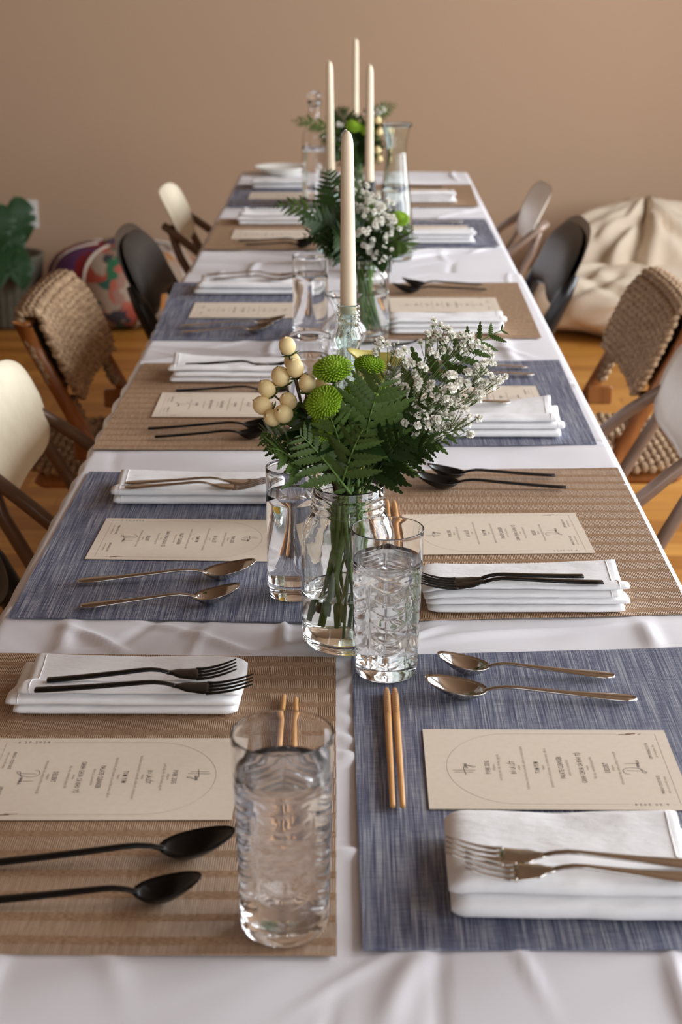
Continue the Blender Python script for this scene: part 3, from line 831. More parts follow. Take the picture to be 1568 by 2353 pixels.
ZP = 0.00052
def lift(vf, z): return [(v[0], v[1], z) for v in vf[0]], vf[1]
nu_, nv_ = 10, 14
def card_vf(seed):
    V, F = [], []
    for lay in (0, 1):
        for j in range(nv_ + 1):
            for i in range(nu_ + 1):
                V.append((MENU_W * (i / nu_ - 0.5), MENU_H * (j / nv_ - 0.5), 0.0004 * lay))
    N = (nu_ + 1) * (nv_ + 1)
    for j in range(nv_):
        for i in range(nu_):
            a = j * (nu_ + 1) + i
            F.append((a, a + nu_ + 1, a + nu_ + 2, a + 1)); F.append((N + a, N + a + 1, N + a + nu_ + 2, N + a + nu_ + 1))
    rim = [i for i in range(nu_ + 1)] + [j * (nu_ + 1) + nu_ for j in range(1, nv_ + 1)] + [nv_ * (nu_ + 1) + i for i in range(nu_ - 1, -1, -1)] + [j * (nu_ + 1) for j in range(nv_ - 1, 0, -1)]
    for a, b in zip(rim, rim[1:] + rim[:1]): F.append((a, b, b + N, a + N))
    return V, F
MENU_PARTS = [('card', mesh_data('menu_card', *card_vf(0), M['card'], False)), ('headings', mesh_data('menu_headings', *lift(join(*heads), ZP), M['ink'], False)),
              ('fine_print', mesh_data('menu_fine_print', *lift(join(*fine), ZP), M['ink_grey'], False)),
              ('script_lettering', mesh_data('menu_script', *lift(join(*scr), ZP + 0.00005), M['ink'], False)),
              ('border_line', mesh_data('menu_border', *lift(join(*bl), ZP), M['ink_grey'], False)),
              ('chopstick_emblem', mesh_data('menu_emblem', *lift(join(*logo), ZP), M['burnt'], False))]
def menu(side, k, cx, cy, turn=0.0, z=0.0):
    r = empty('menu_card', (cx, cy, MT + 0.0006 + z), (math.pi / 2 if side == 'right' else -math.pi / 2) + turn)
    for nm, me in MENU_PARTS:
        o = obj(nm, me, r)
        if nm != 'card': o['kind'] = 'stuff'
    return tag(r, 'cream printed menu card on the %s %s placemat from the camera' % (ORD[k], side), 'menu', 'menus at the place settings')
def menu_at(side, k, corner, which, turn=0.0):
    """corner pixel of the card: 'in_near' = inner corner nearest the camera, 'out_near', 'out_far' """
    c = P(*corner, z=MT)
    sx = 1 if side == 'right' else -1
    ox = (MENU_H / 2 if which.startswith('in') else -MENU_H / 2) * sx
    oy = MENU_W / 2 if which.endswith('near') else -MENU_W / 2
    o = Vector((ox, oy, 0)); o.rotate(Matrix.Rotation(turn, 3, 'Z'))
    menu(side, k, c.x + o.x, c.y + o.y, turn)
menu_at('left', 0, (533, 1886), 'in_near', 0.01)
menu_at('right', 0, (987, 1861), 'in_near', 0.0)
menu_at('left', 1, (195, 1286), 'out_near', -0.03)
menu_at('right', 1, (1369, 1272), 'out_near', 0.04)
menu_at('left', 2, (348, 959), 'out_near', 0.0)
menu_at('right', 2, (1231, 888), 'out_far', 0.0)
menu_at('left', 3, (433, 731), 'out_near', 0.0)
menu_at('right', 3, (1139, 685), 'out_far', 0.0)
menu_at('left', 4, (530, 550), 'out_near', 0.0)
menu_at('right', 4, (1074, 519), 'out_far', 0.0)
menu_at('left', 5, (570, 458), 'out_near', 0.0)
menu_at('right', 5, (1030, 436), 'out_far', 0.0)

# ================================================================== chopsticks (thick end at the origin, lying along +x)
CH_L = 0.225
def chop_mesh():
    secs = []
    for i in range(16):
        s = i / 15; r = 0.0037 - 0.0014 * s
        secs.append((s * CH_L, 0, 0.0037, r * (0.6 if i == 0 else 1), r * (0.6 if i == 0 else 1)))
    return loft(secs, 12, 2.6)
def chop_pattern():
    parts = []
    for i in range(12):
        x = 0.008 + i * 0.0042
        for s in (-1, 1):
            parts.append(([(x, 0.0001 * s, 0.00745), (x + 0.0026, 0.0013 * s, 0.00720), (x + 0.0034, 0.0013 * s, 0.00720), (x + 0.0016, 0.0002 * s, 0.00744)], [(0, 1, 2, 3) if s < 0 else (3, 2, 1, 0)]))
    return join(*parts)
CHOP = mesh_data('chopstick_shaft', *chop_mesh(), M['bamboo']); CHOPP = mesh_data('chopstick_pattern', *chop_pattern(), M['burnt'], False)
def chopstick(thick, thin_dir, label, z=0.0):
    t = P(*thick, z=MT + 0.004)
    ang = thin_dir if not isinstance(thin_dir, tuple) else math.atan2(P(*thin_dir, z=MT + 0.003).y - t.y, P(*thin_dir, z=MT + 0.003).x - t.x)
    r = empty('chopstick', (t.x, t.y, MT + 0.0006 + z), ang)
    obj('shaft', CHOP, r); obj('branded_pattern', CHOPP, r)
    return tag(r, label, 'chopstick', 'bamboo chopsticks beside the menus')
chopstick((889, 1585), (905, 1902), 'bamboo chopstick on the nearest right placemat, left one of the pair')
chopstick((907, 1585), (929, 1902), 'bamboo chopstick on the nearest right placemat, right one of the pair')
a = P(653, 1602, MT); b = P(679, 1609, MT)
def chop_thin_far(px, py, ang, label):
    t = P(px, py, MT + 0.003)
    r = empty('chopstick', (t.x - math.cos(ang) * CH_L, t.y - math.sin(ang) * CH_L, MT + 0.0006), ang)
    obj('shaft', CHOP, r); obj('branded_pattern', CHOPP, r)
    return tag(r, label, 'chopstick', 'bamboo chopsticks beside the menus')
chop_thin_far(653, 1602, 1.57, 'bamboo chopstick behind the nearest left tumbler, left one of the pair')
chop_thin_far(680, 1609, 1.60, 'bamboo chopstick behind the nearest left tumbler, right one of the pair')
chop_thin_far(690, 1130, 1.60, 'bamboo chopstick behind the plain tumbler of the second left setting, left one')
chop_thin_far(704, 1131, 1.62, 'bamboo chopstick behind the plain tumbler of the second left setting, right one')
chopstick((889, 1152), -1.56, 'bamboo chopstick behind the jar on the second right placemat, left one')
chopstick((905, 1153), -1.54, 'bamboo chopstick behind the jar on the second right placemat, right one')
chop_thin_far(727, 668, 1.58, 'bamboo chopstick behind the tumbler of the fourth left setting, left one')
chop_thin_far(735, 668, 1.60, 'bamboo chopstick behind the tumbler of the fourth left setting, right one')

# ================================================================== glassware
def water_vf(rin, z0, z1, n=48, eps=0.0004):
    """water body: rin(z) inner radius; walls sit just inside the glass"""
    zs = [z0 + (z1 - z0) * i / 10 for i in range(11)]
    prof = [(0, z0 - eps)] + [(rin(z0) * 0.9, z0 - eps)] + [(rin(z) + eps, z) for z in zs] + [(rin(z1) - 0.0003, z1 - 0.0002), (0, z1 - 0.0003)]
    return lathe(prof, n)
def tumbler(px, py, H, rb, rt, level, label, cut=False, base=0.012, wall=0.0014, z=MT):
    c = P(px, py, z)
    root = empty('tumbler', (c.x, c.y, z + 0.0005), 0.35); tag(root, label, 'glass', 'water tumblers along the table')
    def ro(q): return rb + (rt - rb) * q
    prof = [(0, 0.0012), (rb * 0.55, 0.001), (rb * 0.80, 0.0), (rb * 0.93, 0.0008), (rb * 0.985, 0.003)]
    nz = 120 if cut else 24
    for i in range(nz + 1):
        q = 0.05 + 0.95 * i / nz; prof.append((ro(q), q * H - (0.0008 if i == nz else 0)))
    prof += [(ro(1) - wall / 2 + wall / 2 * math.cos(a_), H - 0.0008 + wall / 2 * math.sin(a_)) for a_ in (0.5, 1.0, 1.57, 2.14, 2.64, 3.14)]
    rin = lambda zz: ro(zz / H) - wall - 0.0012 * max(0, 1 - (zz - base) / 0.02) ** 2
    for i in range(1, 21):
        zz = H + (base + 0.002 - H) * i / 20; prof.append((rin(zz), zz))
    prof += [(rin(base) * 0.85, base), (rin(base) * 0.5, base - 0.0006), (0, base - 0.0010)]
    if cut:
        def fr(t, r, zz, i):
            if i < 5 or i > 5 + nz: return r
            seg = 2 * math.pi / 5
            ph = (t % seg) / seg
            g = math.exp(-((min(ph, 1 - ph)) * seg * r / 0.0009) ** 2) if 0.07 < zz / H < 0.68 else 0
            d = 0.0008 * g
            sag = 0.009 * math.sin(math.pi * ph)
            for kz in range(8):
                z0 = 0.026 + kz * 0.0128
                if z0 > H * 0.80: continue
                dz = zz - (z0 - sag)
                d += 0.0007 * math.exp(-(dz / 0.0010) ** 2) * min(1, math.sin(math.pi * ph) * 2.2)
            d += 0.0007 * math.exp(-((zz - 0.77 * H) / 0.0011) ** 2)
            return r - min(d, 0.0013)
        g = lathe(prof, 160, fr)
    else: g = lathe(prof, 64)
    mk('glass_body', g, M['glass'], root)
    if level: mk('water', water_vf(rin, base + 0.001, level * H, 64), M['water'], root)
    return root
tumbler(655, 2128, 0.153, 0.0312, 0.0358, 0.82, 'cut glass tumbler of water, nearest the camera on the tan placemat', True)
tumbler(888, 1545, 0.148, 0.0298, 0.0345, 0.80, 'cut glass tumbler of water on the nearest blue placemat, beside the jar', True)
tumbler(674, 1365, 0.145, 0.0278, 0.0282, 0.80, 'plain glass tumbler of water left of the flower jar', False, 0.016)
tumbler(714, 773, 0.148, 0.0318, 0.0322, 0.78, 'plain glass tumbler of water at the fourth left setting', False, 0.014)
tumbler(713, 985, 0.140, 0.0305, 0.0310, 0.78, 'plain glass tumbler behind the berries at the third left setting', False, 0.014)
tumbler(882, 1092, 0.146, 0.0270, 0.0320, 0.78, 'cut glass tumbler hidden behind the front bouquet, second right setting', True)
tumbler(868, 628, 0.146, 0.0300, 0.0335, 0.0, 'empty glass tumbler behind the middle vase', False, z=TABLE + 0.0035)

def vessel(name, c, outer, inner, mat, label, cat_, n=64, level=None, rot=0.0, fr=None, wmat='water', group=None):
    """outer: (r,z) from the base centre up to the lip; inner: from the lip down to the inner base centre"""
    r = empty(name, c, rot); tag(r, label, cat_, group)
    mk('glass_body', lathe(outer + inner, n, fr), mat, r)
    if level:
        zs = sorted([p for p in inner if p[0] > 0], key=lambda p: p[1])
        f = lambda z: interp(z, [(p[1], p[0]) for p in zs])
        mk('water', water_vf(f, inner[-1][1] + 0.001, level, n), M[wmat], r)
    return r
def smooth_prof(pts, n=5):
    out = []
    for p in cat([(a, b) for a, b in pts], n): out.append((max(p.x, 0), p.y))
    return out
# mason jar
JC = P(800, 1472, TABLE + 0.0072)
jo = smooth_prof([(0.0, 0.0035), (0.028, 0.003), (0.038, 0.0), (0.0440, 0.004), (0.0465, 0.014), (0.0468, 0.06), (0.0466, 0.108), (0.0440, 0.124), (0.0385, 0.135), (0.0360, 0.140)], 4)
ridge = [(0.0358, 0.1415), (0.0372, 0.1430), (0.0372, 0.1445), (0.0354, 0.1460), (0.0354, 0.1500), (0.0366, 0.1512), (0.0366, 0.1522), (0.0353, 0.1535), (0.0353, 0.1570), (0.0364, 0.1580), (0.0364, 0.1590), (0.0350, 0.1605), (0.0350, 0.1655), (0.0343, 0.1668)]
ji = [(0.0330, 0.1660), (0.0325, 0.150), (0.0330, 0.139)] + smooth_prof([(0.0345, 0.134), (0.0405, 0.122), (0.0438, 0.107), (0.0440, 0.060), (0.0438, 0.018), (0.040, 0.009), (0.0300, 0.0075)], 3) + [(0, 0.0080)]
jo[0] = (0, 0.0035)
jar = vessel('mason_jar', JC, jo + ridge, ji, M['jar_glass'], 'clear glass mason jar holding the front bouquet', 'jar', 72, 0.058)

# aqua bottle candle holders and candles
def bottle_prof(H):
    o = [(0, 0.004), (0.018, 0.003), (0.026, 0.0), (0.0305, 0.005), (0.0325, 0.02), (0.0318, 0.06), (0.0290, 0.085), (0.0318, 0.115), (0.0310, 0.135), (0.0260, 0.155), (0.0205, H - 0.105), (0.0175, H - 0.082), (0.0136, H - 0.062), (0.0132, H - 0.054), (0.0160, H - 0.045), (0.0162, H - 0.040), (0.0128, H - 0.031), (0.0118, H - 0.022)]
    return o
def bottle(c, H, mat, label, rot=0.0, lab=False):
    o = smooth_prof(bottle_prof(H), 4); o[0] = (0, 0.004)
    neck = [(0.0142, H - 0.0205), (0.0145, H - 0.0185), (0.0130, H - 0.0168), (0.0130, H - 0.0155), (0.0142, H - 0.0142), (0.0142, H - 0.0130), (0.0130, H - 0.0116), (0.0130, H - 0.0104), (0.0141, H - 0.0092), (0.0141, H - 0.0080), (0.0129, H - 0.0066), (0.0129, H - 0.0054), (0.0138, H - 0.0042), (0.0138, H - 0.0018), (0.0130, H - 0.0004), (0.0122, H)]
    inn = [(0.0110, H - 0.0006), (0.0104, H - 0.003), (0.0100, H - 0.02)] + [(r - 0.0024, z) for r, z in reversed(smooth_prof(bottle_prof(H), 3)) if 0.012 < z < H - 0.024] + [(0.02, 0.009), (0, 0.0085)]
    def fr(t, r, z, i): return r + (0.0006 * math.cos(t * 10) if 0.02 < z < H - 0.03 and i < len(o) else 0)
    r = vessel('glass_bottle', c, o + neck, inn, mat, label, 'bottle', 60, None, rot, fr, group='candle bottles')
    if lab:
        V, F = [], []
        for j in range(2):
            for i in range(13):
                a = -math.pi / 2 - 0.9 + 1.8 * i / 12
                V.append((0.0345 * math.cos(a), 0.0345 * math.sin(a), 0.02 + 0.06 * j))
        F = [(i, i + 1, i + 14, i + 13) for i in range(12)]
        lb = mk('paper_label', (V, F), M['label_yellow'], r); lb['label'] = 'yellow paper label'
        lb.modifiers.new('s', 'SOLIDIFY').thickness = 0.0003
    return r
def candle(c, L, rb, rt, label, lean=(0, 0), burnt=0):
    r = empty('taper_candle', c); r.rotation_euler = (lean[0], lean[1], 0.3 + burnt); tag(r, label, 'candle', 'ivory taper candles')
    prof = [(0, 0), (rb * 0.9, 0.0), (rb, 0.002)] + [(rb + (rt - rb) * i / 12, 0.002 + (L - 0.022) * i / 12) for i in range(1, 13)] + [(rt * 0.98, L - 0.016), (rt * 0.86, L - 0.009), (rt * 0.62, L - 0.0035), (rt * 0.30, L - 0.0008), (0, L)]
    mk('wax_body', lathe(prof, 24), M['wax'], r)
    mk('wick', tube([(0, 0, L - 0.001), (-0.001, 0, L + 0.0012), (-0.0035, 0.0005, L + 0.0005)], [0.0008, 0.0008, 0.0005], 6), M['wick'], r)
    return r
def candle_set(top, bot, y, wpx, mat, bl_label, c_label, lab=False, hide=0.010, H=None, lean=0.0):
    a = Pd(bot[0], bot[1], y); t = Pd(top[0], top[1], y)
    Hb = a.z - (TABLE + 0.0065)
    rb = wpx / 2 / pxm(a)
    bottle((a.x, y, TABLE + 0.0075), Hb + 0.0, mat, bl_label, 0.2, lab)
    candle((a.x, y, a.z - hide), t.z - a.z + hide, min(rb, 0.0099), min(rb, 0.0099) * 0.76, c_label, (0, (t.x - a.x) / (t.z - a.z)))
candle_set((798, 300), (801, 700), 1.93, 38, M['bottle_glass'], 'ribbed aqua glass bottle behind the front bouquet', 'ivory taper candle in the aqua bottle, nearest the camera', True)
candle_set((757, 140), (760, 392), 3.78, 21, M['bottle_glass'], 'aqua glass bottle behind the middle bouquet, left', 'ivory taper candle, left one behind the nearest candle')
candle_set((850, 148), (849, 417), 3.66, 23, M['dark_glass'], 'dark glass bottle behind the middle bouquet, right', 'ivory taper candle in the dark bottle, right one')
candle_set((818, 88), (817, 285), 5.02, 18, M['bottle_glass'], 'aqua glass bottle by the farthest bouquet', 'ivory taper candle, farthest and tallest in the picture')

# carafe, stoppered bottle, crystal bud vase
cc = P(908, 596, TABLE + 0.003); s = 1 / pxm(cc)
co = smooth_prof([(0, 0.004), (0.025, 0.003), (0.034, 0.0), (0.0400, 0.006), (0.0415, 0.03), (0.0405, 0.075), (0.0355, 0.13), (0.0285, 0.19), (0.0245, 0.235), (0.0250, 0.262), (0.0300, 0.288), (0.0365, 0.305)], 4); co[0] = (0, 0.004)
ci = [(0.0358, 0.3055)] + [(max(r - 0.0022, 0.001), z) for r, z in reversed(co) if 0.012 < z < 0.303] + [(0.03, 0.010), (0, 0.010)]
vessel('carafe', cc, co, ci, M['carafe_glass'], 'clear glass carafe with a flared mouth beside the middle bouquet', 'carafe', 56, 0.17)
cc = P(724, 468, TABLE + 0.003)
co = smooth_prof([(0, 0.004), (0.022, 0.003), (0.031, 0.0), (0.0345, 0.006), (0.0355, 0.06), (0.0355, 0.17), (0.0335, 0.195), (0.0240, 0.216), (0.0175, 0.232), (0.0165, 0.262), (0.0185, 0.268), (0.0185, 0.282), (0.016, 0.285)], 4); co[0] = (0, 0.004)
ci = [(0.0135, 0.284)] + [(max(r - 0.0025, 0.001), z) for r, z in reversed(co) if 0.012 < z < 0.264] + [(0.026, 0.010), (0, 0.010)]
wb = vessel('water_bottle', cc, co, ci, M['glass'], 'clear glass water bottle with a stopper left of the farthest bouquet', 'bottle', 48, 0.16)
mk('stopper', lathe([(0, 0.262), (0.0120, 0.264), (0.0125, 0.284), (0.0185, 0.288), (0.0190, 0.300), (0.013, 0.308), (0, 0.310)], 24), M['glass'], wb)
cc = P(788, 832, TABLE + 0.0072); 
co = smooth_prof([(0, 0.003), (0.02, 0.002), (0.026, 0.0), (0.0275, 0.004), (0.018, 0.012), (0.0120, 0.018), (0.020, 0.026), (0.036, 0.040), (0.0385, 0.055), (0.030, 0.070), (0.016, 0.082), (0.0145, 0.090), (0.022, 0.106), (0.032, 0.118)], 4); co[0] = (0, 0.003)
ci = [(0.0305, 0.1185)] + [(max(r - 0.0028, 0.001), z) for r, z in reversed(co) if 0.032 < z < 0.117] + [(0.012, 0.029), (0, 0.029)]
vessel('bud_vase', cc, co, ci, M['glass'], 'crystal bud vase with scalloped rim behind the aqua bottle', 'vase', 64, None, 0, lambda t, r, z, i: r * (1 + 0.05 * math.cos(t * 9)))

o = empty('serving_plate', P(648, 399, TABLE + 0.0045)); tag(o, 'shallow white plate at the far left end of the table', 'plate')
mk('dish', lathe([(0, 0.004), (0.045, 0.004), (0.048, 0.0), (0.054, 0.0), (0.056, 0.004), (0.080, 0.016), (0.0885, 0.022), (0.0890, 0.0238), (0.0870, 0.0240), (0.078, 0.0185), (0.055, 0.0078), (0, 0.0070)], 48), M['ceramic'], o)

# middle and far flower vases
def simple_vase(px, py, r, H, label, level=0.6):
    c = P(px, py, TABLE + 0.0066)
    o_ = smooth_prof([(0, 0.004), (r * 0.7, 0.003), (r * 0.93, 0.0), (r, 0.006), (r, H * 0.4), (r, H * 0.7), (r * 0.97, H * 0.8), (r * 0.80, H * 0.88), (r * 0.78, H)], 4); o_[0] = (0, 0.004)
    i_ = [(r * 0.78 - 0.0022, H - 0.0005)] + [(max(a - 0.0028, 0.001), z) for a, z in reversed(o_) if 0.012 < z < H - 0.004] + [(r * 0.7, 0.009), (0, 0.009)]
    vessel('flower_vase', c, o_, i_, M['jar_glass'], label, 'vase', 56, level * H); return c
V2C = simple_vase(838, 778, 0.0440, 0.150, 'clear glass vase holding the middle bouquet')
V3C = simple_vase(820, 470, 0.0420, 0.150, 'clear glass vase holding the farthest bouquet')

# ================================================================== flowers
def pinna_vf(lobes=7, w=0.20, seed=0, n_per=3):
    """one fern leaflet along +x: lobed edges, slight fold and droop"""
    V, F = [], []
    n = lobes * n_per
    for i in range(n + 1):
        s = i / n
        env = w * (math.sin(math.pi * min(1, (s * 0.86 + 0.12))) ** 0.75) * (1 - 0.35 * s)
        ph = (i % n_per) / n_per
        lob = 0.50 + 0.50 * math.sin(math.pi * ph) if i < n else 0.1
        e = env * lob
        z = -0.10 * s * s
        sh = 0.05 * ph
        V += [(s, 0, z + 0.012), (s + sh, e, z - 0.10 * e), (s + sh, -e, z - 0.10 * e)]
    for i in range(n):
        a = 3 * i
        F += [(a, a + 3, a + 4, a + 1), (a, a + 2, a + 5, a + 3)]
    return V, F
PIN = {}
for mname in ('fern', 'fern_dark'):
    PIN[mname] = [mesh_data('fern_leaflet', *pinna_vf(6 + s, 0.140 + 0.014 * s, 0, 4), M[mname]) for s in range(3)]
def frond(base, tip, lift_, width, pairs, mat, label, group, hint=(0, -0.55, 0.85), leaf_from=0.28, seed=0, droop=0.0):
    r2 = random.Random(seed)
    base, tip = Vector(base), Vector(tip)
    mid = base.lerp(tip, 0.52) + Vector(lift_)
    pts = bez(base, mid, tip, 25)
    r = empty('fern_frond', base); tag(r, label, 'fern', group)
    mk('rachis', tube([p - base for p in pts], [0.0014 - 0.0009 * i / 24 for i in range(25)], 6), M['stem' if mat == 'fern' else 'fern_dark'], r)
    for k in range(pairs):
        s = leaf_from + (0.985 - leaf_from) * (k / (pairs - 1)) ** 0.92
        x = s * 24; i = min(int(x), 23); p = pts[i].lerp(pts[i + 1], x - i)
        t = (pts[i + 1] - pts[i]).normalized()
        q = (s - leaf_from) / (1 - leaf_from)
        ln = width * (0.30 + 0.70 * min(1, q / 0.16)) * (1 - q) ** 0.62 + 0.004
        side = t.cross(Vector(hint)).normalized(); nrm = side.cross(t).normalized()
        for sg in (-1, 1):
            d = (side * sg * 0.88 + t * (0.42 + 0.25 * q) + nrm * r2.uniform(-0.30, 0.15)).normalized()
            z = (nrm + Vector((r2.uniform(-.4, .4), r2.uniform(-.4, .4), 0))).normalized(); yv = z.cross(d).normalized(); z = d.cross(yv)
            sc = ln * r2.uniform(0.88, 1.08)
            o = obj('leaflet', PIN[mat][r2.randrange(3)], r)
            Mx = Matrix((( d.x, yv.x, z.x, 0), (d.y, yv.y, z.y, 0), (d.z, yv.z, z.z, 0), (0, 0, 0, 1)))
            o.matrix_local = Matrix.Translation(p - base + nrm * (0.0006 * sg)) @ Mx @ Matrix.Diagonal((sc, sc * 1.15, sc, 1))
    return r
# button chrysanthemum
def mum_vf(R, n, seed):
    r2 = random.Random(seed); V, F = [], []
    ga = math.pi * (3 - math.sqrt(5))
    for i in range(n):
        q = (i + 0.5) / n
        th = q ** 0.55 * 1.75; ph = i * ga
        d = Vector((math.sin(th) * math.cos(ph), math.sin(th) * math.sin(ph), math.cos(th)))
        L = R * (0.80 + 0.20 * math.sin(min(th, 1.57)) + r2.uniform(-0.04, 0.05)); w = R * 0.072
        tng = Vector((math.cos(th) * math.cos(ph), math.cos(th) * math.sin(ph), -math.sin(th))); bt = d.cross(tng)
        b0 = len(V); root = d * (L * 0.45); flat = Vector((1, 1, 0.62))
        for (a, ww) in ((0.0, 0.6), (0.7, 1.05), (0.93, 0.95)):
            c = root + d * (L * 0.55 * a)
            for sx, sy in ((1, 0), (0, 1), (-1, 0), (0, -1)):
                p = c + (bt * sx + tng * sy * 0.75) * w * ww
                V.append((p.x * flat.x, p.y * flat.y, p.z * flat.z))
        p = root + d * L * 0.56 - d * 0.0 - tng * w * 0.3; V.append((p.x, p.y, p.z * flat.z))
        for a in range(2):
            for k in range(4):
                F.append((b0 + a * 4 + k, b0 + a * 4 + (k + 1) % 4, b0 + a * 4 + 4 + (k + 1) % 4, b0 + a * 4 + 4 + k))
        for k in range(4): F.append((b0 + 8 + k, b0 + 8 + (k + 1) % 4, b0 + 12))
    return V, F
MUM = [mesh_data('chrysanthemum_petals', *mum_vf(1.0, 210, s), M['mum']) for s in (1, 2)]
MUM_CORE = mesh_data('chrysanthemum_core', *lathe([(0, -0.55), (0.35, -0.42), (0.62, -0.12), (0.66, 0.12), (0.45, 0.40), (0, 0.52)], 14), M['mum'])
CALYX = mesh_data('chrysanthemum_calyx', *lathe([(0, -0.62), (0.16, -0.60), (0.55, -0.40), (0.80, -0.10), (0.70, -0.08), (0.4, -0.2), (0, -0.25)], 14), M['leaf_dark'])
def mum(head, R, base, nrm, label, group, seed=0):
    head, base = Vector(head), Vector(base)
    r = empty('chrysanthemum', head); tag(r, label, 'flower', group)
    q = Vector((0, 0, 1)).rotation_difference(Vector(nrm).normalized())
    for nm, me in (('petals', MUM[seed % 2]), ('core', MUM_CORE), ('calyx', CALYX)):
        o = obj(nm, me, r); o.rotation_mode = 'QUATERNION'; o.rotation_quaternion = q; o.scale = (R, R, R)
        if nm == 'petals': o['kind'] = 'stuff'
    nn = Vector(nrm).normalized()
    pts = bez(-nn * R * 0.5, -nn * R * 2.2 + (base - head) * 0.25, base - head, 14)
    mk('stem', tube(pts, 0.0018, 7), M['stem'], r)
    return r
# hypericum sprig
BERRY = mesh_data('berry', *lathe([(0, -1.10), (0.35, -1.05), (0.72, -0.80), (0.95, -0.35), (1.0, 0.05), (0.93, 0.45), (0.72, 0.80), (0.40, 1.02), (0.10, 1.10), (0.07, 1.22), (0, 1.24)], 20, lambda t, r, z, i: r * (1 + 0.03 * math.cos(3 * t))), M['berry'])
TIPM = mesh_data('berry_tip', *lathe([(0, 1.06), (0.10, 1.08), (0.07, 1.28), (0, 1.32)], 8), M['stem_brown'])
def sepal_vf():
    parts = []
    for k in range(5):
        a = 2 * math.pi * k / 5
        V = [(0, 0, -1.15), (0.35, 0.30, -1.12), (0.35, -0.30, -1.12), (0.85, 0.34, -1.0), (0.85, -0.34, -1.0), (1.25, 0, -0.80)]
        F = [(0, 2, 1), (1, 2, 4, 3), (3, 4, 5)]
        parts.append(xf((V, F), Matrix.Rotation(a, 4, 'Z')))
    return join(*parts)
SEPAL = mesh_data('berry_sepals', *sepal_vf(), M['calyx'])
def oval_leaf_vf(n=10, w=0.42):
    V, F = [], []
    for i in range(n + 1):
        s = i / n; e = w / 2 * math.sin(math.pi * s ** 0.85) ** 0.9 * (1 - 0.2 * s) + 0.004
        z = 0.12 * math.sin(math.pi * s) - 0.16 * s * s
        V += [(s, 0, z), (s, e, z + 0.22 * e), (s, -e, z + 0.22 * e)]
    for i in range(n):
        a = 3 * i; F += [(a, a + 3, a + 4, a + 1), (a, a + 2, a + 5, a + 3)]
    return V, F
OVAL = mesh_data('oval_leaf', *oval_leaf_vf(), M['leaf_dark']); OVALG = mesh_data('oval_leaf_green', *oval_leaf_vf(10, 0.5), M['calyx'])
def leaf_at(me, parent, p, d, ln, up=(0, -0.4, 1), name='leaf'):
    d = Vector(d).normalized(); y_ = Vector(up).cross(d).normalized(); z_ = d.cross(y_)
    o = obj(name, me, parent)
    o.matrix_local = Matrix.Translation(p) @ Matrix(((d.x, y_.x, z_.x, 0), (d.y, y_.y, z_.y, 0), (d.z, y_.z, z_.z, 0), (0, 0, 0, 1))) @ Matrix.Diagonal((ln, ln, ln, 1))
    return o
def hypericum(base, node, berries, R, label, group, leaves=6, seed=0):
    base, node = Vector(base), Vector(node); r2 = random.Random(seed)
    r = empty('hypericum_sprig', base); tag(r, label, 'flower', group)
    st = [tube([p - base for p in bez(base, base.lerp(node, 0.6) + Vector((0, 0, 0.02)), node, 12)], 0.0019, 6)]
    for b in berries:
        b = Vector(b); d = (b - node).normalized()
        st.append(tube([p - base for p in bez(node, node.lerp(b, 0.5) + Vector((0, 0, -0.006)), b - d * R * 0.5, 6)], 0.0011, 5))
    mk('stem', join(*st), M['stem_brown'], r)
    for b in berries:
        b = Vector(b); d = (b - node).normalized(); d = (d + Vector((r2.uniform(-.2, .2), -0.35, 0.5))).normalized()
        q = Vector((0, 0, 1)).rotation_difference(d); RR = R * r2.uniform(0.92, 1.06)
        o = obj('berry', BERRY, r); o.location = b - base; o.rotation_mode = 'QUATERNION'; o.rotation_quaternion = q; o.scale = (RR, RR, RR * 1.02)
        for nm, me in (('berry_tip', TIPM), ('sepals', SEPAL)):
            c = obj(nm, me, o)
    for k in range(leaves):
        a = r2.uniform(0, 6.28); 
        leaf_at(OVALG, r, node - base + Vector((r2.uniform(-.01, .01), r2.uniform(-.01, .01), r2.uniform(-.012, .02))), (math.cos(a), math.sin(a) * 0.6 - 0.3, r2.uniform(-.3, .4)), R * r2.uniform(1.6, 2.6))
    return r
# baby's breath
def floret_vf(seed):
    r2 = random.Random(seed); V, F = [], []
    for k in range(20):
        a = k * 2.4; el = -0.5 + 1.95 * (k / 20)
        d = Vector((math.cos(a) * math.cos(el), math.sin(a) * math.cos(el), math.sin(el)))
        s = Vector((-math.sin(a), math.cos(a), 0)); u = d.cross(s)
        L = r2.uniform(0.8, 1.05); w = r2.uniform(0.34, 0.48)
        b0 = len(V)
        for p in (d * 0.12, d * L * 0.7 + s * w + u * 0.10, d * L * 1.0 + u * r2.uniform(-.1, .15), d * L * 0.7 - s * w + u * 0.10): V.append(p)
        F.append((b0, b0 + 1, b0 + 2, b0 + 3))
    return V, F
FLO = [mesh_data('baby_breath_floret', *floret_vf(s), M['gyp'], False) for s in range(4)]
FCAL = mesh_data('floret_calyx', *lathe([(0, -0.55), (0.14, -0.45), (0.42, 0.0), (0.40, 0.12), (0, 0.1)], 7), M['stem'])
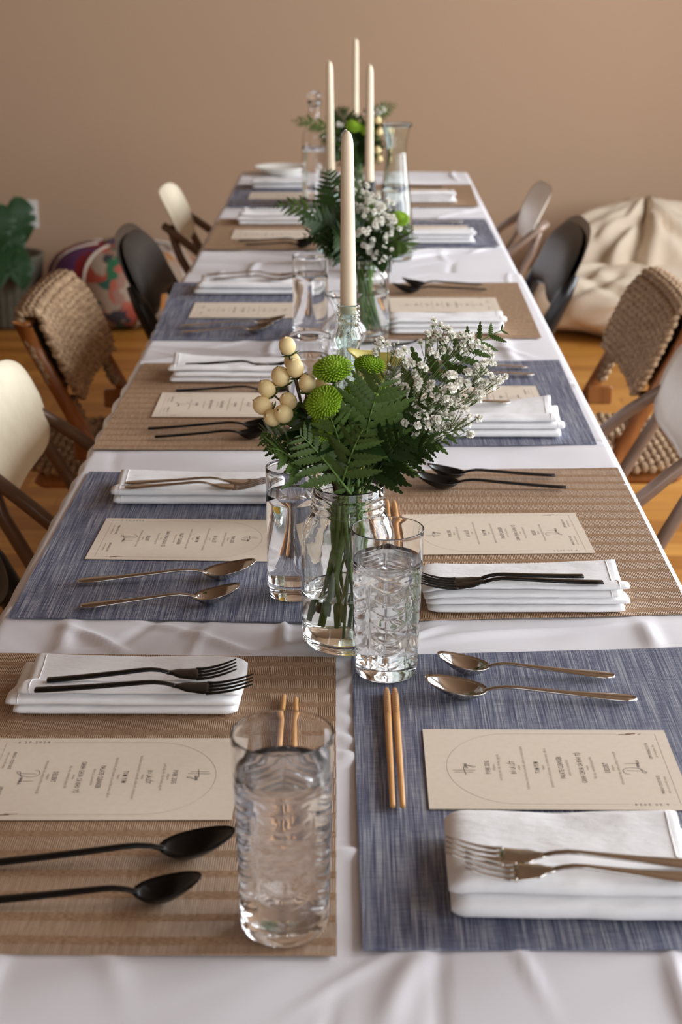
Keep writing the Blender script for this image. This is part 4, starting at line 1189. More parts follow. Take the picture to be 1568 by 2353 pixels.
def gyp_spray(base, tips, R, label, group, seed=0, bud=0.2):
    """tips: cluster centres; thin branching stems to florets around each"""
    base = Vector(base); r2 = random.Random(seed)
    r = empty('baby_breath_spray', base); tag(r, label, 'flower', group)
    st = []; cen = sum((Vector(t[0]) for t in tips), Vector()) / len(tips)
    node = base.lerp(cen, 0.55) + Vector((0, 0, 0.008))
    st.append(tube([p - base for p in bez(base, base.lerp(node, 0.6) + Vector((0, 0, 0.02)), node, 8)], 0.0011, 5))
    fl_ = []
    for c, n, rad in tips:
        c = Vector(c); nd = node.lerp(c, 0.72) + Vector((r2.uniform(-.004, .004), r2.uniform(-.004, .004), -0.004))
        st.append(tube([p - base for p in bez(node, node.lerp(nd, 0.5) + Vector((0, 0, r2.uniform(-.004, .008))), nd, 6)], 0.0006, 4))
        for k in range(n):
            d = Vector((r2.gauss(0, 1), r2.gauss(0, 1), r2.gauss(0, 1) * 0.9)).normalized() * rad * r2.uniform(0.35, 1.0)
            p = c + d; fl_.append((p, (p - nd).normalized()))
            st.append(tube([q - base for q in bez(nd, nd.lerp(p, 0.5) + Vector((0, 0, -0.002)), p, 4)], 0.00035, 4))
    mk('stem', join(*st), M['gyp_stem'], r)
    for p, d in fl_:
        d = (d + Vector((r2.uniform(-.3, .3), -0.5, 0.3))).normalized()
        q = Vector((0, 0, 1)).rotation_difference(d); RR = R * (r2.uniform(0.85, 1.15) if r2.random() > bud else 0.45)
        o = obj('floret', FLO[r2.randrange(4)], r); o.location = p - base; o.rotation_mode = 'QUATERNION'; o.rotation_quaternion = q; o.scale = (RR, RR, RR)
        obj('calyx', FCAL, o)
    return r
def calla(base, throat, rim_c, R, label, group):
    base, throat, rim_c = Vector(base), Vector(throat), Vector(rim_c)
    r = empty('calla_lily', base); tag(r, label, 'flower', group)
    ax = (rim_c - throat); L = ax.length; q = Vector((0, 0, 1)).rotation_difference(ax.normalized()); Mx = q.to_matrix().to_4x4()
    V, F = [], []; n = 40; nz = 12
    for j in range(nz + 1):
        s = j / nz
        rr = R * (0.16 + 0.34 * s + 0.55 * s ** 4)
        for i in range(n + 1):
            a = 2 * math.pi * i / n * 1.08
            fl2 = 1 + 0.16 * s ** 3 * math.sin(3 * a + 0.6) + 0.10 * s ** 3 * math.sin(5 * a)
            sp = 1 - 0.12 * i / n
            V.append((rr * fl2 * sp * math.cos(a), rr * fl2 * sp * math.sin(a), L * s + R * 0.28 * s ** 4 * math.sin(2 * a + 1.0) - R * 0.20 * s ** 6))
    for j in range(nz):
        for i in range(n): a = j * (n + 1) + i; F.append((a, a + 1, a + n + 2, a + n + 1))
    V = [tuple(Mx @ Vector(v) + throat - base) for v in V]
    o = mk('spathe', (V, F), M['calla'], r); o.modifiers.new('s', 'SOLIDIFY').thickness = 0.0009
    mk('spadix', tube([throat - base, throat + ax * 0.7 - base], [R * 0.12, R * 0.07], 8), M['mum'], r)
    mk('stem', tube([p for p in bez((0, 0, 0), (throat - base) * 0.5 + Vector((0, 0, 0.01)), throat - base + ax * 0.02, 12)], 0.0036, 8), M['stem'], r)
    return r

# ---- front bouquet in the mason jar
G1 = 'stems of the front bouquet'
Jx, Jy = JC.x, JC.y; JZ = JC.z
def foot(k, n=18, rr=0.030, z=0.016):
    a = k * 2.399; q = rr * math.sqrt((k % n + 0.5) / n)
    return Vector((Jx + q * math.cos(a), Jy + q * math.sin(a), JZ + z + 0.004 * (k % 5)))
def mouth(k, rr=0.024):
    a = k * 2.399 + 1.0
    return Vector((Jx + rr * math.cos(a) * (0.4 + 0.6 * ((k * 37) % 10) / 10), Jy + rr * math.sin(a) * (0.4 + 0.6 * ((k * 37) % 10) / 10), JZ + 0.150))
def jar_stem(parent, k, r_=0.0020, mat='stem_dark', f=None, m_=None):
    """the part of a stem that runs down into the jar"""
    b = Vector(parent.location); ft = f or foot(k)
    return mk('lower_stem', tube([p - b for p in bez(b, b.lerp(ft, 0.5) + Vector((0, 0, 0.0)), ft, 8)], r_, 7), M[mat], parent)
fronds = [   # tip px, tip y offset, lift, width, pairs, mat, hint, words
 ((604, 992), -0.01, (-0.02, 0, 0.030), 0.040, 11, 'fern', (0.1, -0.5, 0.85), 'reaching far left'),
 ((622, 1032), -0.06, (-0.01, 0, 0.030), 0.034, 9, 'fern', (0, -0.6, 0.8), 'drooping to the left in front'),
 ((884, 866), -0.035, (-0.012, -0.02, 0.022), 0.062, 11, 'fern', (0.15, -0.9, 0.45), 'standing tall in the centre'),
 ((1062, 985), 0.00, (0.00, 0, 0.030), 0.042, 11, 'fern', (0, -0.5, 0.85), 'reaching far right'),
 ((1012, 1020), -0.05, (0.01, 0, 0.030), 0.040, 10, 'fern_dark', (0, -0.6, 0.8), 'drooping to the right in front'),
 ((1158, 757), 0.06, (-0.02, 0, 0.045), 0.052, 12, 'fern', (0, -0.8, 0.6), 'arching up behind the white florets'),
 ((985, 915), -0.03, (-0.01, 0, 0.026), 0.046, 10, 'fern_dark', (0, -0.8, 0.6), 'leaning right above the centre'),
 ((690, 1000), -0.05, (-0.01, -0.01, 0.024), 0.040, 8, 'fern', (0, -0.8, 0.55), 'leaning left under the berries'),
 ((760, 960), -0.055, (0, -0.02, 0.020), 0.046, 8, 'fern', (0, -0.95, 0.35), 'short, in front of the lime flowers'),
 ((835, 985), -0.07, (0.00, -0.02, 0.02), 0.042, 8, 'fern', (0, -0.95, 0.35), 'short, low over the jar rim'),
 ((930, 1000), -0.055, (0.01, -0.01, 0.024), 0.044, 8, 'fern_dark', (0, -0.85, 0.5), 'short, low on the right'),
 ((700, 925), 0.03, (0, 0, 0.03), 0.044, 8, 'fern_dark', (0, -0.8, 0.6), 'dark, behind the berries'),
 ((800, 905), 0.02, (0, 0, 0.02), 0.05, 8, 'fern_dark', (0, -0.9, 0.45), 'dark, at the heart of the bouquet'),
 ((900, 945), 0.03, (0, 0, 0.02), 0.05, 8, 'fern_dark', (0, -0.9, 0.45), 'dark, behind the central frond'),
]
for k, (tp, dy, lf, w, pr, mt, hn, words) in enumerate(fronds):
    f = frond(mouth(k), Pd(tp[0], tp[1], Jy + dy), lf, w, pr, mt, 'fern frond of the front bouquet, ' + words, G1, hn, 0.16 if k > 6 else 0.2, k)
    jar_stem(f, k, 0.0017)
for k, (px, py, dy, R, nr) in enumerate([(765, 850, -0.01, 0.0200, (-0.12, -0.30, 0.95)), (744, 926, -0.035, 0.0185, (-0.35, -0.65, 0.65)), (850, 840, 0.010, 0.0160, (0.1, -0.2, 0.98)), (828, 912, -0.02, 0.0175, (0.1, -0.7, 0.7)), (884, 918, 0.0, 0.0165, (0.2, -0.5, 0.8)), (735, 990, -0.03, 0.014, (-0.2, -0.8, 0.5))]):
    h = Pd(px, py, Jy + dy)
    mo = mum(h, R, mouth(k + 20), nr, 'lime green button chrysanthemum, ' + ['highest on the left', 'below the cream berries', 'beside the yellow calla', 'in the centre under the fern', 'right of the centre', 'lowest, among the fern'][k], G1, k)
    b = Vector(mo.location); m0 = mouth(k + 20); f0 = foot(k + 5)
    mk('lower_stem', tube([p - b for p in bez(m0, m0.lerp(f0, 0.5), f0, 6)], 0.0022, 7), M['stem_dark'], mo)
bp = [(660, 795, 0.0), (672, 832, 0.012), (678, 846, -0.008), (645, 865, -0.004), (613, 893, -0.006), (706, 881, -0.012), (663, 922, -0.012), (604, 932, -0.008), (652, 951, -0.022), (627, 960, -0.018), (752, 906, -0.005), (735, 893, 0.012)]
hy = hypericum(mouth(30), Pd(700, 955, Jy - 0.005), [Pd(a, b, Jy + c) for a, b, c in bp], 0.0088, 'sprig of cream hypericum berries on the left of the front bouquet', G1, 9, 4)
jar_stem(hy, 9, 0.0022, 'stem_brown')
ca = calla(mouth(33), Pd(836, 905, Jy + 0.050), Pd(860, 826, Jy + 0.028), 0.0250, 'pale yellow calla lily behind the lime chrysanthemums', G1); jar_stem(ca, 12, 0.0034)
sprays = [
 ([(905, 800), (880, 795), (920, 820), (895, 850), (915, 860), (940, 845), (965, 850), (905, 885)], 0.035, 'upper left part'),
 ([(1005, 750), (985, 770), (1025, 770), (1050, 785), (1075, 775), (1000, 790), (1035, 805), (1060, 820), (1095, 800)], 0.045, 'topmost part'),
 ([(1100, 850), (1125, 830), (1135, 870), (1110, 880), (1080, 860), (1090, 900), (1065, 880), (1120, 905), (1140, 880)], 0.02, 'rightmost part'),
 ([(945, 890), (975, 880), (1000, 905), (1030, 890), (960, 925), (990, 940), (1020, 930), (1050, 920), (1040, 870)], 0.0, 'middle part'),
 ([(1060, 950), (1085, 960), (1070, 985), (1040, 965), (1015, 970), (985, 975), (955, 965), (1005, 1000), (965, 1000), (940, 1020)], -0.015, 'lower part')]
for k, (cl, dy, words) in enumerate(sprays):
    tips = [(Pd(px, py, Jy + dy + rng.uniform(-0.02, 0.02)), 6, 0.0118) for px, py in cl]
    g = gyp_spray(mouth(40 + k), tips, 0.0046, "spray of white baby's breath, %s of the front bouquet's cloud" % words, G1, 50 + k); jar_stem(g, 13 + k, 0.0013)
bl_ = empty('foliage_sprig', mouth(3)); tag(bl_, 'sprig of dark broad leaves under the berries of the front bouquet', 'foliage', G1)
for k, (px, py, dy, d, ln) in enumerate([(690, 960, -0.01, (-0.5, -0.3, 0.35), 0.055), (720, 985, -0.03, (-0.7, -0.3, 0.2), 0.05), (800, 990, -0.03, (0.2, -0.5, 0.5), 0.06), (860, 985, -0.02, (0.6, -0.3, 0.3), 0.06), (770, 1030, -0.03, (-0.4, -0.5, 0.1), 0.05), (850, 1040, -0.035, (0.5, -0.5, 0.1), 0.05), (760, 955, 0.0, (-0.2, -0.2, 0.6), 0.06), (900, 1010, -0.01, (0.8, -0.2, 0.2), 0.05), (668, 975, 0.0, (-0.7, -0.1, 0.5), 0.06), (705, 1010, -0.01, (-0.6, -0.4, 0.3), 0.065), (745, 1000, 0.01, (-0.2, -0.4, 0.6), 0.07), (830, 960, 0.0, (0.2, -0.3, 0.7), 0.07), (880, 960, 0.01, (0.5, -0.2, 0.6), 0.065), (800, 1060, -0.02, (0.0, -0.6, 0.3), 0.06), (735, 1060, -0.015, (-0.6, -0.5, 0.1), 0.05), (880, 1060, -0.015, (0.6, -0.5, 0.1), 0.05)]):
    p = Pd(px, py, Jy + dy) - Vector(bl_.location)
    leaf_at(OVAL, bl_, p - Vector(d).normalized() * ln * 0.5, d, ln)
    mk('stalk', tube([(0, 0, 0), p * 0.5 + Vector((0, 0, -0.004)), p - Vector(d).normalized() * ln * 0.5], 0.0012, 5), M['fern_dark'], bl_)
jar_stem(bl_, 17, 0.0024)

# ---- middle and far bouquets (farther away, fewer parts)
def bouquet(C, H, grp, name, fr_list, mums, sprays_, berries, berry_node=None):
    C = Vector(C); mz = C.z + H
    def mo(k): a = k * 2.4; return Vector((C.x + 0.02 * math.cos(a), C.y + 0.02 * math.sin(a), mz))
    def down(o, k):
        b = Vector(o.location); a = k * 2.4
        ft = Vector((C.x + 0.022 * math.cos(a + 2), C.y + 0.022 * math.sin(a + 2), C.z + 0.02))
        m0 = mo(k); mk('lower_stem', tube([m0 - b, m0.lerp(ft, 0.5) - b, ft - b], 0.0020, 6), M['stem'], o)
    for k, (tp, dy, lf, w, pr, mt, hn, words) in enumerate(fr_list):
        f = frond(mo(k), Pd(tp[0], tp[1], C.y + dy), lf, w, pr, mt, 'fern frond of the %s bouquet, %s' % (name, words), grp, hn, 0.2, 100 + k); down(f, k)
    for k, (px, py, dy, R, words) in enumerate(mums):
        m_ = mum(Pd(px, py, C.y + dy), R, mo(k + 30), (0.1, -0.5, 0.8), 'lime green chrysanthemum of the %s bouquet, %s' % (name, words), grp, k); down(m_, k + 30)
    for k, (cl, words) in enumerate(sprays_):
        g = gyp_spray(mo(50 + k), [(Pd(px, py, C.y + dy), 5, 0.014) for px, py, dy in cl], 0.0062, "spray of white baby's breath of the %s bouquet, %s" % (name, words), grp, 70 + k); down(g, k + 50)
    if berries:
        h = hypericum(mo(60), Pd(*berry_node, C.y), [Pd(a, b, C.y + c) for a, b, c in berries], 0.0100, 'cream hypericum berries of the %s bouquet' % name, grp, 5, 5); down(h, 60)
up = (0, -0.8, 0.6)
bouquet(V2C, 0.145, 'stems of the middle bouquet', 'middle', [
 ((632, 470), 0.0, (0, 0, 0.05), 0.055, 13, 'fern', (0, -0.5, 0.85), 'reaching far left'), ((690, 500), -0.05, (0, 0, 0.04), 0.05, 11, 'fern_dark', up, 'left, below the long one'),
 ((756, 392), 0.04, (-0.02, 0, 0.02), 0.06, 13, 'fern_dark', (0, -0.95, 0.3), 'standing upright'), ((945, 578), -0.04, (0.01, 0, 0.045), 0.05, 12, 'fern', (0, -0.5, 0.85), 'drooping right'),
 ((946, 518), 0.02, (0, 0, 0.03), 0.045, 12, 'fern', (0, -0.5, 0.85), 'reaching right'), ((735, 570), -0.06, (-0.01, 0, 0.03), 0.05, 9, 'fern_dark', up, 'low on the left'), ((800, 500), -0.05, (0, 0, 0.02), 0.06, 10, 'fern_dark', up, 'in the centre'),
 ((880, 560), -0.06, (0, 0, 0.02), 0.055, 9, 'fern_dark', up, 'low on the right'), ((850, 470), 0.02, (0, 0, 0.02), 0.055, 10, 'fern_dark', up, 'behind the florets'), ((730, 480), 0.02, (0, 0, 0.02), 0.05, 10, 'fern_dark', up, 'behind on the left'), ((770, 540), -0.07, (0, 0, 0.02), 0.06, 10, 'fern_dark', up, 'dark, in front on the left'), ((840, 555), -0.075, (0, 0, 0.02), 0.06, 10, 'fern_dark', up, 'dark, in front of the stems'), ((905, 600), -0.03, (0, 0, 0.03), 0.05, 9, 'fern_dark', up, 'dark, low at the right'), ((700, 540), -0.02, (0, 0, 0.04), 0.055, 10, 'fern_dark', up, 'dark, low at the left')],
 [(918, 503, -0.01, 0.018, 'on the right'), (850, 470, 0.03, 0.015, 'near the top'), (862, 510, 0.01, 0.015, 'in the middle')],
 [([(820, 420, 0), (835, 445, 0), (805, 440, 0.02), (850, 470, -0.01), (870, 465, 0), (825, 475, -0.02)], 'upper part'), ([(895, 470, 0.02), (880, 500, -0.01), (905, 520, 0), (870, 530, -0.02), (890, 545, -0.02), (855, 500, 0)], 'right part'), ([(880, 560, -0.03), (860, 580, -0.05), (900, 575, -0.03), (845, 555, -0.06), (775, 430, 0.03), (870, 595, -0.06)], 'lower part'), ([(840, 435, -0.02), (860, 455, -0.03), (885, 485, -0.04), (850, 490, -0.05), (870, 515, -0.05), (900, 500, -0.03), (835, 530, -0.06)], 'front part')], None)
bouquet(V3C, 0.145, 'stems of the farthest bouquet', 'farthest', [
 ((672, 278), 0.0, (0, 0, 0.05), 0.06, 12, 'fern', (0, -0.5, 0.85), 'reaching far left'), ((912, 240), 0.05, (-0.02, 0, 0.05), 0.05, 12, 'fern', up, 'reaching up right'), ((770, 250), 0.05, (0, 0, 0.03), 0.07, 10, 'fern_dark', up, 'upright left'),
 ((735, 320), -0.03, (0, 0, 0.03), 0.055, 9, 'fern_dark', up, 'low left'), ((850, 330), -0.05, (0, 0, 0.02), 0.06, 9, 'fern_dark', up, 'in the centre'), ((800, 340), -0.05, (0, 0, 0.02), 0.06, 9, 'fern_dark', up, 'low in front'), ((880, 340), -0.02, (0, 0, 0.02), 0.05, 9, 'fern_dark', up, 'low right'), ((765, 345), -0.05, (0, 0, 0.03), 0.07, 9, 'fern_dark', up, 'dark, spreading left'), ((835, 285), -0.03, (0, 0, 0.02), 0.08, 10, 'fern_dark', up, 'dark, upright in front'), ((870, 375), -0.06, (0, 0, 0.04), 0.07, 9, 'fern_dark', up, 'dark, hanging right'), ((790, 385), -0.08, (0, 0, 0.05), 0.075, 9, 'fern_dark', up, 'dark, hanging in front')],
 [(812, 290, -0.03, 0.024, 'left of the centre'), (845, 300, -0.03, 0.022, 'in the centre')],
 [([(850, 235, 0.02), (865, 255, 0.02), (880, 250, 0.02), (845, 265, 0.0)], 'at the top'), ([(780, 290, -0.03), (790, 310, -0.03), (775, 320, -0.03), (785, 340, -0.04)], 'on the left')],
 [(868, 276, -0.03), (880, 290, -0.03), (872, 303, -0.04), (893, 301, -0.02), (868, 345, -0.05), (872, 365, -0.05)], (862, 318))

# ================================================================== chairs (built facing +x, panel foot line at x = 0)
def pad_vf(outline, bulge_f, bulge_b, rings=9, curve=0.0, n=56):
    """closed cushion/panel in the y-z plane: outline(a) -> (y, z); front bulges to +x, back to -x"""
    V, F = [], []
    pts = [outline(2 * math.pi * k / n) for k in range(n)]
    cy = sum(p[0] for p in pts) / n; cz = sum(p[1] for p in pts) / n
    for side, bul in ((1, bulge_f), (-1, bulge_b)):
        for r in range(rings + 1):
            q = 1 - r / rings
            for (y_, z_) in pts:
                yy, zz = cy + (y_ - cy) * q, cz + (z_ - cz) * q
                V.append((side * bul * (1 - q ** 6) + curve * (yy * yy) , yy, zz))
    N = (rings + 1) * n
    for s in (0, 1):
        for r in range(rings):
            for k in range(n):
                k2 = (k + 1) % n; a, b, c, d = s * N + r * n + k, s * N + r * n + k2, s * N + (r + 1) * n + k2, s * N + (r + 1) * n + k
                F.append((a, b, c, d) if s == 0 else (d, c, b, a))
    for k in range(n):
        k2 = (k + 1) % n; F.append((k, N + k, N + k2, k2))
    return V, F
def superel(hy, z0, z1, p=3.2, taper=0.0, bottom=None):
    def f(a):
        c, s = math.cos(a), math.sin(a)
        y_ = hy * math.copysign(abs(c) ** (2 / p), c); t = math.copysign(abs(s) ** (2 / p), s)
        z_ = (z0 + z1) / 2 + (z1 - z0) / 2 * t
        if bottom and t < 0: z_ += bottom * (1 - (y_ / hy) ** 2) * (-t)
        return y_ * (1 - taper * max(0, -t)), z_
    return f
LEAN = 0.46
def leanx(vf, z0=0.62): return [(v[0] - (v[2] - z0) * LEAN, v[1], v[2]) for v in vf[0]], vf[1]
def xa(z): return -(z - 0.62) * LEAN
def cord_rows(hy, z0, z1, rows, r=0.0065, amp=0.004, xoff=0.0, outline_p=4.0):
    parts = []
    for k in range(rows):
        z = z0 + (z1 - z0) * (k + 0.5) / rows
        t = (z - (z0 + z1) / 2) / ((z1 - z0) / 2)
        w = hy * (1 - abs(t) ** outline_p * 0.16)
        pts = []
        for i in range(45):
            y_ = -w + 2 * w * i / 44
            x = amp * math.sin(i * 1.65 + k * math.pi) + 0.25 * y_ * y_ + xoff
            pts.append((x, y_, z + 0.0012 * math.sin(i * 2.3 + k)))
        parts.append(tube(pts, r, 6))
    return join(*parts)
def make_chair(kind, side, xb, yc, label, turn=0.0, shell=None, tubem=None):
    root = empty('folding_chair', (xb, yc, 0), (0 if side == 'left' else math.pi) + turn); tag(root, label, 'chair', 'mismatched folding chairs at the table')
    hy = 0.215
    if kind == 'cream':
        sh = shell or M['cream_shell']; tm = tubem or M['brown_metal']
        p = leanx(pad_vf(superel(0.200, 0.630, 0.786, 4.2, 0.12), 0.0035, 0.0035, 8, 0.55)); mk('backrest', p, sh, root)
        for s in (-1, 1):
            mk('side_tube', tube([(xa(0.70) + 0.002, s * 0.165, 0.700), (xa(0.66) - 0.004, s * 0.182, 0.660), (xa(0.62) - 0.008, s * 0.190, 0.62), (0.095, s * 0.20, 0.43), (0.30, s * 0.20, 0.0)], 0.0115, 10), tm, root)
            mk('seat_brace', tube([(-0.052, s * 0.165, 0.700), (-0.022, s * 0.186, 0.682), (0.04, s * 0.200, 0.636), (0.12, s * 0.204, 0.565), (0.22, s * 0.204, 0.465)], 0.0115, 10), tm, root)
            mk('rear_leg', tube([(0.30, s * (hy - 0.02), 0.42), (0.02, s * (hy - 0.02), 0.22), (-0.14, s * (hy - 0.02), 0.0)], 0.0105, 10), tm, root)
        mk('seat', xf(pad_vf(superel(0.20, -0.19, 0.19, 3.4), 0.012, 0.008, 8), Matrix.Translation((0.235, 0, 0.445)) @ Matrix.Rotation(-math.pi / 2, 4, 'Y')), sh, root)
        mk('crossbar', tube([(-0.10, -hy + 0.02, 0.06), (-0.10, hy - 0.02, 0.06)], 0.008, 8), tm, root)
        mk('crossbar', tube([(0.28, -hy, 0.08), (0.28, hy, 0.08)], 0.008, 8), tm, root)
    elif kind == 'black':
        p = leanx(pad_vf(superel(0.238, 0.585, 0.780, 2.9, 0.0, 0.045), 0.026, 0.004, 9, 0.25)); mk('back_cushion', p, M['vinyl'], root)
        p = leanx(xf(pad_vf(superel(0.252, 0.560, 0.795, 2.9, 0.0, 0.065), 0.006, 0.010, 8, 0.25), Matrix.Translation((-0.012, 0, 0)))); mk('back_shell', p, M['black_tube'], root)
        for s in (-1, 1):
            mk('side_tube', tube([(xa(0.70) - 0.002, s * 0.232, 0.70), (xa(0.65) + 0.000, s * 0.236, 0.65), (xa(0.58) + 0.002, s * 0.236, 0.58), (xa(0.45) + 0.002, s * 0.232, 0.45), (xa(0.0) + 0.02, s * 0.225, 0.0)], [0.010, 0.019, 0.021, 0.016, 0.013], 10), M['black_tube'], root)
            mk('rear_leg', tube([(0.30, s * 0.195, 0.42), (0.02, s * 0.195, 0.22), (-0.14, s * 0.195, 0.0)], 0.0105, 10), M['black_tube'], root)
        mk('seat', xf(pad_vf(superel(0.20, -0.19, 0.19, 3.0), 0.03, 0.008, 8), Matrix.Translation((0.245, 0, 0.445)) @ Matrix.Rotation(-math.pi / 2, 4, 'Y')), M['vinyl'], root)
        mk('crossbar', tube([(-0.10, -0.195, 0.06), (-0.10, 0.195, 0.06)], 0.008, 8), M['black_tube'], root)
    else:
        o = mk('woven_back', leanx(join(cord_rows(0.246, 0.600, 0.760, 13, 0.0078, 0.0034, 0.012), cord_rows(0.246, 0.600, 0.760, 13, 0.0078, 0.0034, -0.030), *[xf(cord_rows(0.215, 0.760, 0.775, 1, 0.0085, 0.003, 0.006 - 0.010 * e_), Matrix.Translation((0, 0, 0.004 - 0.003 * abs(e_ - 1.5)))) for e_ in range(4)])), M['cord'], root); o['kind'] = 'stuff'
        for s in (-1, 1):
            o = mk('woven_flap', leanx(xf(cord_rows(0.030, 0.530, 0.600, 5, 0.0075, 0.003, -0.004, 9), Matrix.Translation((0, s * 0.205, 0)))), M['cord'], root); o['kind'] = 'stuff'
            pts = [(xa(0.75) - 0.012, 0.752), (xa(0.7) - 0.012, 0.70), (xa(0.45) - 0.0, 0.45), (xa(0.0), 0.0)]
            V, F = [], []
            for i, (x, z) in enumerate(pts):
                for dx, dy in ((-0.015, -0.0125), (0.015, -0.0125), (0.019, 0), (0.015, 0.0125), (-0.015, 0.0125), (-0.019, 0)):
                    V.append((x + dx, s * 0.232 + dy, z - dx * 0.3))
            for i in range(3):
                for k in range(6): F.append((i * 6 + k, i * 6 + (k + 1) % 6, (i + 1) * 6 + (k + 1) % 6, (i + 1) * 6 + k))
            F += [tuple(range(6)), tuple(range(23, 17, -1))]
            mk('side_rail', (V, F), M['chair_wood'], root)
            mk('rear_leg', tube([(0.28, s * 0.200, 0.43), (0.06, s * 0.200, 0.24), (-0.15, s * 0.200, 0.0)], 0.014, 8), M['chair_wood'], root)
            mk('bracket', bbox(xa(0.5) - 0.045, xa(0.5) + 0.01, s * 0.200 - 0.010, s * 0.200 + 0.010, 0.475, 0.515, 0.003), M['chair_wood'], root, False)
        mk('top_rail', tube([(xa(0.745) - 0.012, -0.23, 0.745), (xa(0.745) - 0.008, 0, 0.745), (xa(0.745) - 0.012, 0.23, 0.745)], 0.009, 8), M['chair_wood'], root)
        parts = []
        for k in range(26):
            x = -0.10 + 0.42 * k / 25; w = 0.205 * (1 - abs(2 * k / 25 - 1) ** 4 * 0.30)
            parts.append(tube([(x, -w + 2 * w * i / 28, 0.445 + 0.004 * math.sin(i * 1.9 + k * math.pi)) for i in range(29)], 0.0092, 6))
        o = mk('woven_seat', join(*parts), M['cord'], root); o['kind'] = 'stuff'
        mk('seat_frame', bbox(-0.08, 0.30, -0.18, 0.18, 0.405, 0.432, 0.01), M['chair_wood'], root, False)
        mk('crossbar', tube([(-0.11, -0.2, 0.06), (-0.11, 0.2, 0.06)], 0.010, 8), M['chair_wood'], root)
    return root
make_chair('black', 'left', -0.47, 1.83, 'black vinyl folding chair, nearest the camera on the left, mostly out of view')
make_chair('cream', 'left', -0.520, 2.53, 'cream folding chair with brown tubes at the left edge, second from the camera')
make_chair('rattan', 'left', -0.562, 3.32, 'wooden folding chair with a woven seagrass back, left of the table')
make_chair('black', 'left', -0.478, 3.98, 'black padded folding chair left of the table, before the patchwork pouf')
make_chair('cream', 'left', -0.485, 4.80, 'cream folding chair with brown legs, farthest on the left')
make_chair('cream', 'right', 0.535, 2.70, 'pale grey folding chair with taupe tubes at the right edge', 0, M['grey_shell'], M['taupe_metal'])
make_chair('rattan', 'right', 0.578, 3.36, 'wooden folding chair with a woven seagrass back, right of the table')
make_chair('black', 'right', 0.480, 4.12, 'black padded folding chair right of the table, before the bean bag')
make_chair('cream', 'right', 0.487, 4.85, 'pale folding chair with taupe legs, farthest on the right', 0, M['grey_shell'], M['taupe_metal'])

# ================================================================== along the back wall
def blob(cx, cy, cz, rx, ry, rz, nu=96, nv=56, pw=2.6, fold=0.03, seed=0, folds=None, flat=0.0):
    V, F = [], []
    th = np.linspace(0, 2 * np.pi, nu, endpoint=False); ph = np.linspace(-np.pi / 2, np.pi / 2, nv)
    T, PH = np.meshgrid(th, ph)
    c = np.sign(np.cos(PH)) * np.abs(np.cos(PH)) ** (2 / pw); s = np.sign(np.sin(PH)) * np.abs(np.sin(PH)) ** (2 / pw)
    ux, uy = np.cos(T), np.sin(T)
    wx, wz = 3 * np.cos(T), 3 * np.sin(T)
    n1 = vnoise(wx * 0.6 + 10 + PH * 0.5, wz * 0.6 + 10 + PH * 1.0, seed)
    rid = 1 - np.abs(2 * vnoise(wx * 0.75 + PH * 0.5 + 30, wz * 0.75 + 30 - PH * 0.4, seed + 1) - 1)
    rid2 = 1 - np.abs(2 * vnoise(wx * 1.5 + PH * 1.0 + 50, wz * 1.5 + 70 + PH * 0.5, seed + 2) - 1)
    d = fold * (1.2 * (n1 - 0.5) - 0.35 * rid ** 3 - 0.12 * rid2 ** 4) * np.minimum(1, np.abs(np.cos(PH)) * 2.5)
    for (ft, fw_, fd, p0, p1, sl) in (folds or []):      # deep folds of the cloth
        dt = (T - ft - sl * PH + np.pi) % (2 * np.pi) - np.pi
        d = d - fd * (np.exp(-(dt / fw_) ** 2) - 0.35 * np.exp(-((np.abs(dt) - 2.0 * fw_) / fw_) ** 2)) * np.clip((PH - p0) / 0.3, 0, 1) * np.clip((p1 - PH) / 0.3, 0, 1)
    X = cx + ux * c * (rx + d); Y = cy + uy * c * (ry + d); Z = cz + s * (rz + d)
    Z = np.maximum(Z, 0.001)
    V = np.stack([X, Y, Z], -1).reshape(-1, 3).tolist()
    for j in range(nv - 1):
        for i in range(nu): i2 = (i + 1) % nu; F.append((j * nu + i, j * nu + i2, (j + 1) * nu + i2, (j + 1) * nu + i))
    return V, F
bb = empty('bean_bag', (1.17, 6.62, 0)); tag(bb, 'slumped cream canvas bean bag on the floor at the right', 'bean bag')
def sub(vf, c): return [(v[0] - c[0], v[1] - c[1], v[2]) for v in vf[0]], vf[1]
mk('seat_lobe', sub(blob(1.13, 6.54, 0.125, 0.48, 0.40, 0.135, fold=0.05, seed=3, pw=2.9, folds=[(-1.9, 0.10, 0.03, -0.2, 1.4, 0.9), (-1.2, 0.12, 0.03, 0.0, 1.5, -1.2), (-2.5, 0.10, 0.035, -0.6, 1.2, 0.4), (-0.6, 0.12, 0.03, -0.5, 1.3, 0.3)]), (1.17, 6.62)), M['canvas'], bb)
mk('back_lobe', sub(blob(1.17, 6.74, 0.255, 0.37, 0.25, 0.225, fold=0.06, seed=8, pw=2.3, folds=[(-1.80, 0.10, 0.085, -0.6, 1.7, 0.10), (-2.25, 0.10, 0.045, -0.2, 1.6, 0.35), (-1.0, 0.09, 0.05, -0.3, 1.5, -0.4), (-2.9, 0.12, 0.05, -0.8, 1.2, 0.2), (-0.4, 0.10, 0.04, -0.5, 1.4, 0.2)]), (1.17, 6.62)), M['canvas'], bb)

